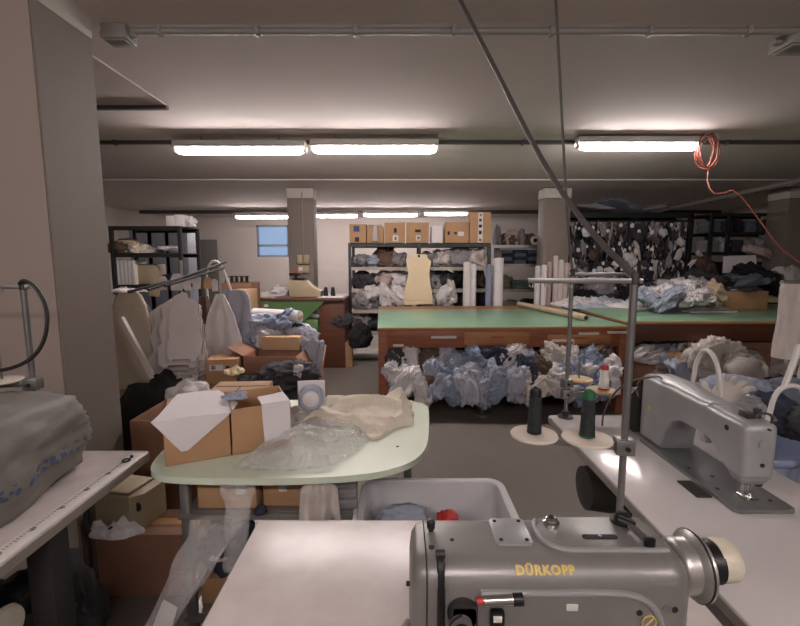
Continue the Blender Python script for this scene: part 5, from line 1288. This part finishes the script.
# grey shelf right of it
a, c = at(492, 244, 7.6), at(547, 244, 7.6)
lv2 = [at(520, y, 7.6).z for y in (245, 264, 289, 312)]
r2 = rack('steel_shelf', 'lower grey steel shelf between the tall shelf and the right pillar', a.x, c.x, 7.6, 8.1, lv2[0] + .02, lv2 + [.1], 'grey_steel')
def on2(p0, p1, hp, m, zi, kind, label, k=0, n_=1):
    Y = 7.85; kk = Y / F; xa, xb = at(p0, 260, 7.6).x, at(p1, 260, 7.6).x; h = hp * kk; z = lv2[zi] + .001
    if kind == 'f': cloth(FOLD[k % 6], 'folded_garment', 'cloth_' + m, ((xa + xb) / 2, Y, z), (xb - xa, .36, h), (0, 0, 0), label, 'garment')
    else: cloth(LUMP[k % 12], 'crumpled_garment', 'cloth_' + m, ((xa + xb) / 2, Y, z + h * .27), ((xb - xa) / 2, .2, h * .55), (0, 0, k), label, 'garment')
for j, (p0, p1) in enumerate([(503, 514), (515, 528), (529, 543)]):
    for k in range(4):
        Y = 7.85; xa, xb = at(p0, 260, 7.6).x, at(p1, 260, 7.6).x
        cloth(FOLD[(j + k) % 6], 'folded_garment', 'cloth_' + ('steel' if (j + k) % 2 else 'navy'), ((xa + xb) / 2, Y, lv2[1] + .002 + k * .062), (xb - xa, .36, .06), (0, 0, 0), 'folded blue-grey garment, %s in the %s stack on the lower grey shelf' % (['lowest', 'second lowest', 'second highest', 'topmost'][k], ['left', 'middle', 'right'][j]), 'garment', 'folded garments on the lower grey shelf')
on2(494, 502, 16, 'grey', 1, 'l', 'grey garment heap left of the folded stacks on lower grey shelf', 4)
on2(499, 514, 15, 'olive', 2, 'l', 'olive garment heap under the folded stacks, left', 5)
on2(514, 535, 8, 'teal', 2, 'f', 'dark green folded garment under the folded stacks', 1)
on2(514, 535, 4, 'olive', 2, 'l', 'olive garment in front of the dark green folded one', 2)
on2(500, 528, 12, 'grey', 3, 'l', 'grey garment heap on the third board of lower grey shelf', 7)
on2(526, 545, 14, 'black', 3, 'l', 'black garment on the third board of lower grey shelf', 8)
for i, (px, w_, h_, m) in enumerate([(497, 7, 22, 'grey'), (505, 8, 14, 'brown'), (513, 9, 17, 'pinkish'), (521, 8, 19, 'grey'), (528, 7, 14, 'brown'), (541, 8, 13, 'grey')]):
    Y = 7.85; kk = Y / F
    cloth(LUMP[(i * 5) % 12], 'crumpled_garment', 'cloth_' + m, (at(px, 240, Y).x, Y, lv2[0] + .001 + h_ * kk * .27), (w_ * kk * .5, .17, h_ * kk * .52), (0, 0, i), '%s bundle on top of the lower grey shelf, %s' % (CN[m], nth(i, 6)), 'garment', 'bundles on top of the lower grey shelf')
tr = thing('tape_reel', 'white tape reel with dark hub on top of the lower grey shelf', 'reel', (at(534.5, 238, 7.7).x, 7.68, lv2[0] + .082))
MB().lathe([(.035, -.03), (.078, -.03), (.08, 0), (.078, .03), (.035, .03)], (0, 0, 0), 24, 'y').build('wound_tape', 'paper_white', tr)
MB().lathe([(.012, -.034), (.036, -.034), (.036, .034), (.012, .034)], (0, 0, 0), 18, 'y').build('hub', 'black_plastic', tr)

# ------------------------------------------------------------------ rack of hanging trimmings behind the right table
a, c = at(564, 214, 7.2), at(693, 212, 7.2)
TX0, TX1, TT = a.x, c.x, a.z
tk = thing('trimmings_rack', 'black rack with four rails of hanging trimmings behind the right table', 'rack', ((TX0 + TX1) / 2, 7.4, 0))
w2 = (TX1 - TX0) / 2
for x in (-w2 + .03, w2 - .03):
    for y in (-.2, .25):
        MB().box((x - .03, y - .03, 0), (x + .03, y + .03, TT), .004).build('post', 'black_steel', tk)
MB().box((-w2, -.23, TT - .06), (w2, -.2, TT + .02)).box((-w2, .25, TT - .06), (w2, .28, TT)).box((-w2, -.2, TT - .02), (w2, .25, TT - .005)).build('top_board', 'black_steel', tk, flat=True)
rails = [at(630, y, 7.2).z for y in (221, 239, 259, 281)]
for i, z in enumerate(rails):
    MB().cyl((-w2 + .03, -.20, z), (w2 - .03, -.20, z), .014).build('rail', 'black_steel', tk)
    MB().box((-w2 + .05, .20, z - .45), (w2 - .05, .23, z - .05)).build('dark_backing', 'soft_black', tk, flat=True)  # black sheets added so the gaps between trimmings read as dark shade
def bundle_mesh(seed):
    r = random.Random(seed); mb = MB(); mb.mi = 0
    for k in range(r.randrange(5, 9)):
        x = r.uniform(-.075, .075); y = r.uniform(-.05, .03); L_ = r.uniform(.22, .46); w_ = r.uniform(.012, .034); b_ = r.uniform(-.07, .07)
        mb.mi = r.choice((0, 0, 0, 1, 2))
        rings = []
        for j in range(7):
            t = j / 6
            cx = x * (.25 + .75 * t) + b_ * math.sin(t * 3); cy = y * t + .02 * math.sin(t * 5 + k); cz = -t * L_
            ww = w_ * (.5 + .8 * math.sin(min(1, t * 1.4) * PI * .6)); ca, sa = math.cos(k + t * 2), math.sin(k + t * 2)
            rings.append([(cx + p[0] * ca - p[1] * sa, cy + p[0] * sa + p[1] * ca, cz) for p in rrect(-ww, ww, -.008, .008, .006, 2)])
        mb.loft(rings)
    mb.mi = 0
    mb.tube([(0, 0, -.03), (0, 0, .0), (.0, -.012, .02), (0, 0, .034), (0, .012, .02)], .006, 6, smooth=1)
    if r.random() < .45:
        mb.mi = 3; tx, tz = r.uniform(-.05, .05), -r.uniform(.05, .2)
        mb.prism(rrect(tx - .026, tx + .026, tz - .036, tz + .036, .025, 4), .060, .064, Matrix.Rotation(PI / 2, 4, 'X'))
    bmesh.ops.recalc_face_normals(mb.bm, faces=mb.bm.faces[:])
    me = bpy.data.meshes.new('trimming_bundle'); mb.bm.to_mesh(me); mb.bm.free()
    for p in me.polygons: p.use_smooth = True
    me.set_sharp_from_angle(angle=R(50))
    for _ in range(4): me.materials.append(None)
    return me
BM_ = [bundle_mesh(300 + i) for i in range(9)]
pal = ['cloth_black', 'cloth_black', 'cloth_black', 'cloth_dark', 'cloth_dark', 'cloth_dark', 'cloth_grey', 'cloth_brown', 'cloth_black', 'cloth_navy', 'cloth_grey', 'cloth_offwhite']
wn = ['top', 'second', 'third', 'lowest']
for ri, z in enumerate(rails):
    n = 23
    for i in range(n):
        x = TX0 + .12 + (TX1 - TX0 - .24) * (i + RN.uniform(-.25, .25) + .5) / n
        o = bpy.data.objects.new('trimming_bundle', BM_[RN.randrange(9)]); COL.objects.link(o)
        o.location = (x, 7.2 + RN.uniform(-.01, .01), z - .018); s = RN.uniform(.6, 1.05); o.scale = (s * RN.choice((-1, 1)) * 1.1, s, s)
        o.rotation_euler = (0, 0, RN.uniform(-.4, .4))
        ms = [RN.choice(pal), RN.choice(pal), RN.choice(['cloth_offwhite', 'cloth_dark', 'cloth_grey', 'cloth_brown', 'cloth_black', 'cloth_white']), 'paper_white']
        for k in range(4):
            o.material_slots[k].link = 'OBJECT'; o.material_slots[k].material = MATS[ms[k]]
        tag(o, 'trimmings on the black rack\'s %s rail, %s' % (wn[ri], nth(i, n)), 'trimmings', 'trimmings on the %s rail of the black rack' % wn[ri])
_r = random.Random(23)
heap('trimming_bundle', [(576 + 122 * (i + .5) / 32 + _r.uniform(-3, 3), _r.choice((236, 254, 268, 284, 298)) + _r.uniform(-6, 6), 7.08, _r.uniform(3.5, 7), _r.uniform(5, 11), _r.choice(['white', 'offwhite', 'grey', 'dark', 'black', 'brown', 'lavender', 'white', 'dark', 'steel']), 1) for i in range(32)],
     lambda m, i, n: '%s wad of trimmings on the black rack front, %s' % (CN[m], ('%s from the left' % ORD[i]) if i < 16 else ('%s from the right' % ORD[n - 1 - i]) if i < n - 1 else 'rightmost'), 'trimmings', 'wads of trimmings on the black rack')
heap('plastic_bundle', [(590, 209, 7.4, 44, 6, 'grey'), (622, 208, 7.4, 40, 7, 'steel'), (650, 208, 7.45, 36, 6, 'grey')], lambda m, i, n: '%s wrapped fabric bundle lying on top of the black rack, %s' % (CN[m], nth(i, n)), 'fabric bundle', 'bundles on top of the black rack', LUMP)
heap('crumpled_garment', [(585, 302, 7.0, 22, 22, 'black'), (606, 303, 7.0, 22, 24, 'dark'), (630, 300, 7.0, 30, 26, 'black'), (650, 298, 7.0, 24, 30, 'dark'), (672, 292, 7.0, 24, 26, 'brown'), (692, 288, 7.0, 24, 36, 'dark'), (704, 276, 7.1, 18, 40, 'brown'), (598, 286, 7.05, 22, 24, 'grey')], lambda m, i, n: '%s garment heap below the hanging trimmings, %s' % (CN[m], nth(i, n)), 'garment', 'garment heaps below the trimmings')

# ------------------------------------------------------------------ dark shelf at the right
a, c = at(712, 212, 7.3), at(786, 212, 7.3)
lv3 = [at(740, y, 7.3).z for y in (213, 232, 252, 274)]
r3 = rack('steel_shelf', 'black steel shelf with dark folded garments at the far right', a.x, c.x, 7.3, 7.85, lv3[0] + .01, lv3 + [.1], 'black_steel', mids=[at(731, 212, 7.3).x], post=.025)
for zi in (1, 2, 3):
    for j in range(6):
        p0 = 714 + j * 12; Y = 7.6
        xa, xb = at(p0, 250, 7.3).x, at(p0 + 10.4, 250, 7.3).x
        m = ['dark', 'steel', 'grey', 'dark', 'lavender', 'black'][(j * 2 + zi) % 6]
        cloth((FOLD if (j + zi) % 3 else LUMP)[(j + zi * 2) % 6], 'folded_garment', 'cloth_' + m, ((xa + xb) / 2, Y, lv3[zi] + (.002 if (j + zi) % 3 else .09)), ((xb - xa) * (1 if (j + zi) % 3 else .5), .38 if (j + zi) % 3 else .2, .2 if (j + zi) % 3 else .15), (0, 0, 0), '%s garment on the %s board of the far right shelf, %s' % (CN[m], ['', 'upper', 'middle', 'lower'][zi], nth(j, 6)), 'garment', 'garments on the far right shelf')
p = at(740, 272, 6.9)
poly_card('paper_sheet', 'white sheet leaning on garments before the far right shelf', 'paper', [(-.28, -.02), (.26, 0), (.30, .28), (-.22, .26)], .006, 'paper_white', p, (R(70), 0, 0))
# pale bench further right and things on it
a, c = at(760, 285, 6.3), at(860, 285, 6.3)
bn = thing('side_bench', 'yellowish bench under the far right shelf beside the pillar', 'bench', ((a.x + c.x) / 2, 6.54, 0))
w2 = (c.x - a.x) / 2
MB().box((-w2, -.28, a.z - .05), (w2, .28, a.z), .006).build('bench_top', 'carton_tan', bn)
MB().box((-w2, -.26, a.z - .25), (w2, -.24, a.z - .05)).build('apron', 'card_cream', bn, flat=True)
for x in (-w2 + .05, w2 - .05):
    MB().box((x - .03, -.2, 0), (x + .03, .2, a.z - .05), .004).build('leg', 'wood_dark', bn)
for i, (px, w_, h_, m) in enumerate([(768, 12, 15, 'olive'), (778, 12, 18, 'white'), (788, 14, 20, 'offwhite'), (802, 16, 14, 'grey')]):
    kk = 6.9 / F
    cloth(LUMP[(i * 3 + 1) % 12], 'crumpled_garment', 'cloth_' + m, (at(px, 280, 6.6).x, 6.56, a.z + .001 + h_ * kk * .27), (w_ * kk * .5, .15, h_ * kk * .52), (0, 0, i), '%s bundle on the yellowish bench, %s' % (CN[m], nth(i, 4)), 'garment', 'bundles on the yellowish bench')
heap('crumpled_garment', [(712, 284, 6.3, 44, 14, 'dark'), (735, 282, 6.3, 44, 16, 'steel'), (757, 280, 6.3, 40, 18, 'black'), (700, 290, 6.2, 30, 14, 'lavender')], lambda m, i, n: '%s garment behind the carton on the right table, %s' % (CN[m], nth(i, n)), 'garment', 'garments behind the carton on the right table')
cloth(LUMP[3], 'crumpled_cloth', 'cloth_pinkish', at(757, 252, 7.15), (.22, .12, .10), (0, .3, 0), 'dusty pink cloth hanging out of the far right shelf', 'cloth')
# ------------------------------------------------------------------ right edge: hanging trousers, trolley and blue bin
gr = thing('garment_rail', 'steel garment rail at the right edge with hanging grey trousers', 'garment rail', (2.55, 2.35, 0))
MB().tube([(-.50, 0, 1.38), (.78, 0, 1.38)], .014, 10).build('rail', 'grey_steel', gr)
MB().cyl((.1, 0, .02), (.1, 0, 1.38), .018).build('post', 'grey_steel', gr)
MB().box((.06, -.28, 0), (.14, .28, .025), .004).box((-.2, -.04, 0), (.5, .04, .024), .004).build('foot', 'grey_steel', gr)
TR = hang_mesh(95, [(0, .42), (.05, .46), (1, .5)], folds=2, amp=.02, thick=.03, ragged=.02); TR.materials.append(None)
for i, (x, h, m) in enumerate([(1.955, .40, 'offwhite'), (2.05, .44, 'grey'), (2.15, .62, 'offwhite')]):
    o = cloth(TR, 'hanging_trousers', 'cloth_' + m, (x + .15, 2.35 - .05 + .02 * i, 1.375), (.17, 1, h), (0, 0, -.25), ['off-white trousers hanging leftmost at the right edge of the view', 'grey trousers hanging behind the leftmost off-white pair', 'longer off-white trousers hanging at the right edge'][i], 'trousers', 'trousers on the garment rail')
tr = thing('tube_trolley', 'white tubular trolley with hooped handles behind the right sewing machine', 'trolley', (1.72, 1.93, 0))
hz = .60
MB().box((-.34, -.36, .18), (.62, .36, .21), .006).build('deck', 'white_plastic', tr)
for (x, y) in ((-.32, -.34), (-.32, .34), (.60, -.34), (.60, .34)):
    MB().lathe([(.01, -.012), (.04, -.010), (.04, .010), (.01, .012)], (x, y, .041), 14, 'x').cyl((x, y, .05), (x, y, .2), .012).build('caster', 'iron_dark', tr)
def hoop(pts, nm='hoop_handle'):
    MB().tube([Vector(p) - Vector((1.72, 1.93, 0)) for p in pts], .0095, 10, smooth=2).build(nm, 'white_plastic', tr)
h0 = lambda px, py, Y: tuple(at(px, py, Y))
b1, b2 = at(690, 402, 1.98), at(722, 402, 1.78)
hoop([(b1.x, 1.98, .2), (b1.x, 1.98, .85), h0(693, 380, 1.97), h0(697, 358, 1.95), h0(706, 348, 1.90), h0(716, 358, 1.82), h0(721, 385, 1.79), (b2.x, 1.78, .85), (b2.x, 1.78, .2)])
b1, b2 = at(766, 440, 1.6), at(812, 440, 1.6)
hoop([(b1.x, 1.62, .2), (b1.x, 1.62, .8), h0(768, 420, 1.62), h0(775, 392, 1.62), h0(790, 384, 1.62), h0(806, 390, 1.62), (b2.x, 1.62, .8), (b2.x, 1.62, .2)])
MB().tube([Vector(h0(784, 388, 1.62)) - Vector((1.72, 1.93, 0)), Vector(h0(800, 345, 1.66)) - Vector((1.72, 1.93, 0))], .011, 8).build('cross_strut', 'white_plastic', tr)
bb = thing('blue_bin', 'pale blue plastic bin full of garments behind the right sewing machine', 'bin', (1.86, 1.93, .211))
tub(bb, .42, .29, 0, .50, 'bin_blue', taper=.85)
for i, (px, py, Y, wp, hp, m, k) in enumerate([(775, 415, 1.9, 50, 40, 'navy', 3), (795, 400, 2.0, 50, 36, 'steel', 4), (752, 400, 2.05, 44, 36, 'blue', 5), (800, 425, 1.8, 36, 34, 'dark', 6), (735, 392, 2.1, 40, 30, 'paleblue', 7)]):
    p = at(px, py, Y); kk = Y / F
    p.x = min(max(p.x, 1.60), 2.12)
    cloth(LUMP[k], 'crumpled_garment', 'cloth_' + m, p, (wp * kk / 2, .13, hp * kk / 2), (.1, .2, i), '%s garment in the pale blue bin, %s' % (CN[m], nth(i, 5)), 'garment', 'garments in the pale blue bin')
p = at(733, 402, 1.9)
film_sheet('plastic_bag', 'clear crumpled plastic bag lying over the trolley behind the machine', [(-.22, -.1), (.2, -.13), (.34, .05), (.1, .16), (-.2, .12)], .09, 'plastic_bag', (1.52, 1.93, .80), 31, 'plastic bag')
gv = thing('work_glove', 'pale work glove lying on the clear plastic bag behind the right machine', 'glove', at(722, 398, 1.80), R(-38))
gv.rotation_euler = (R(18), R(16), R(-52))
MB().loft([[(p_[0] * s, t, p_[1] * (1.1 - .3 * abs(t - .02) / .1)) for p_ in rrect(-.05, .05, -.02, .02, .018, 4)] for t, s in ((-.09, .72), (-.05, .74), (-.01, .9), (.04, 1.0), (.08, .98), (.10, .9))]).build('palm', 'cloth_offwhite', gv)
for i, (x, L_, sp) in enumerate([(-.037, .08, -.28), (-.012, .098, -.09), (.013, .095, .08), (.037, .075, .26)]):
    MB().tube([(x, .085, .0), (x + sp * L_ * .5, .1 + L_ * .45, .004), (x + sp * L_, .1 + L_ * .9, -.008), (x + sp * L_ * 1.03, .1 + L_, -.012)], [.0135, .0135, .012, .006], 10).build('finger', 'cloth_offwhite', gv)
MB().tube([(-.04, -.01, 0), (-.075, .025, -.004), (-.092, .06, -.01), (-.095, .068, -.011)], [.016, .015, .013, .006], 10).build('thumb', 'cloth_offwhite', gv)
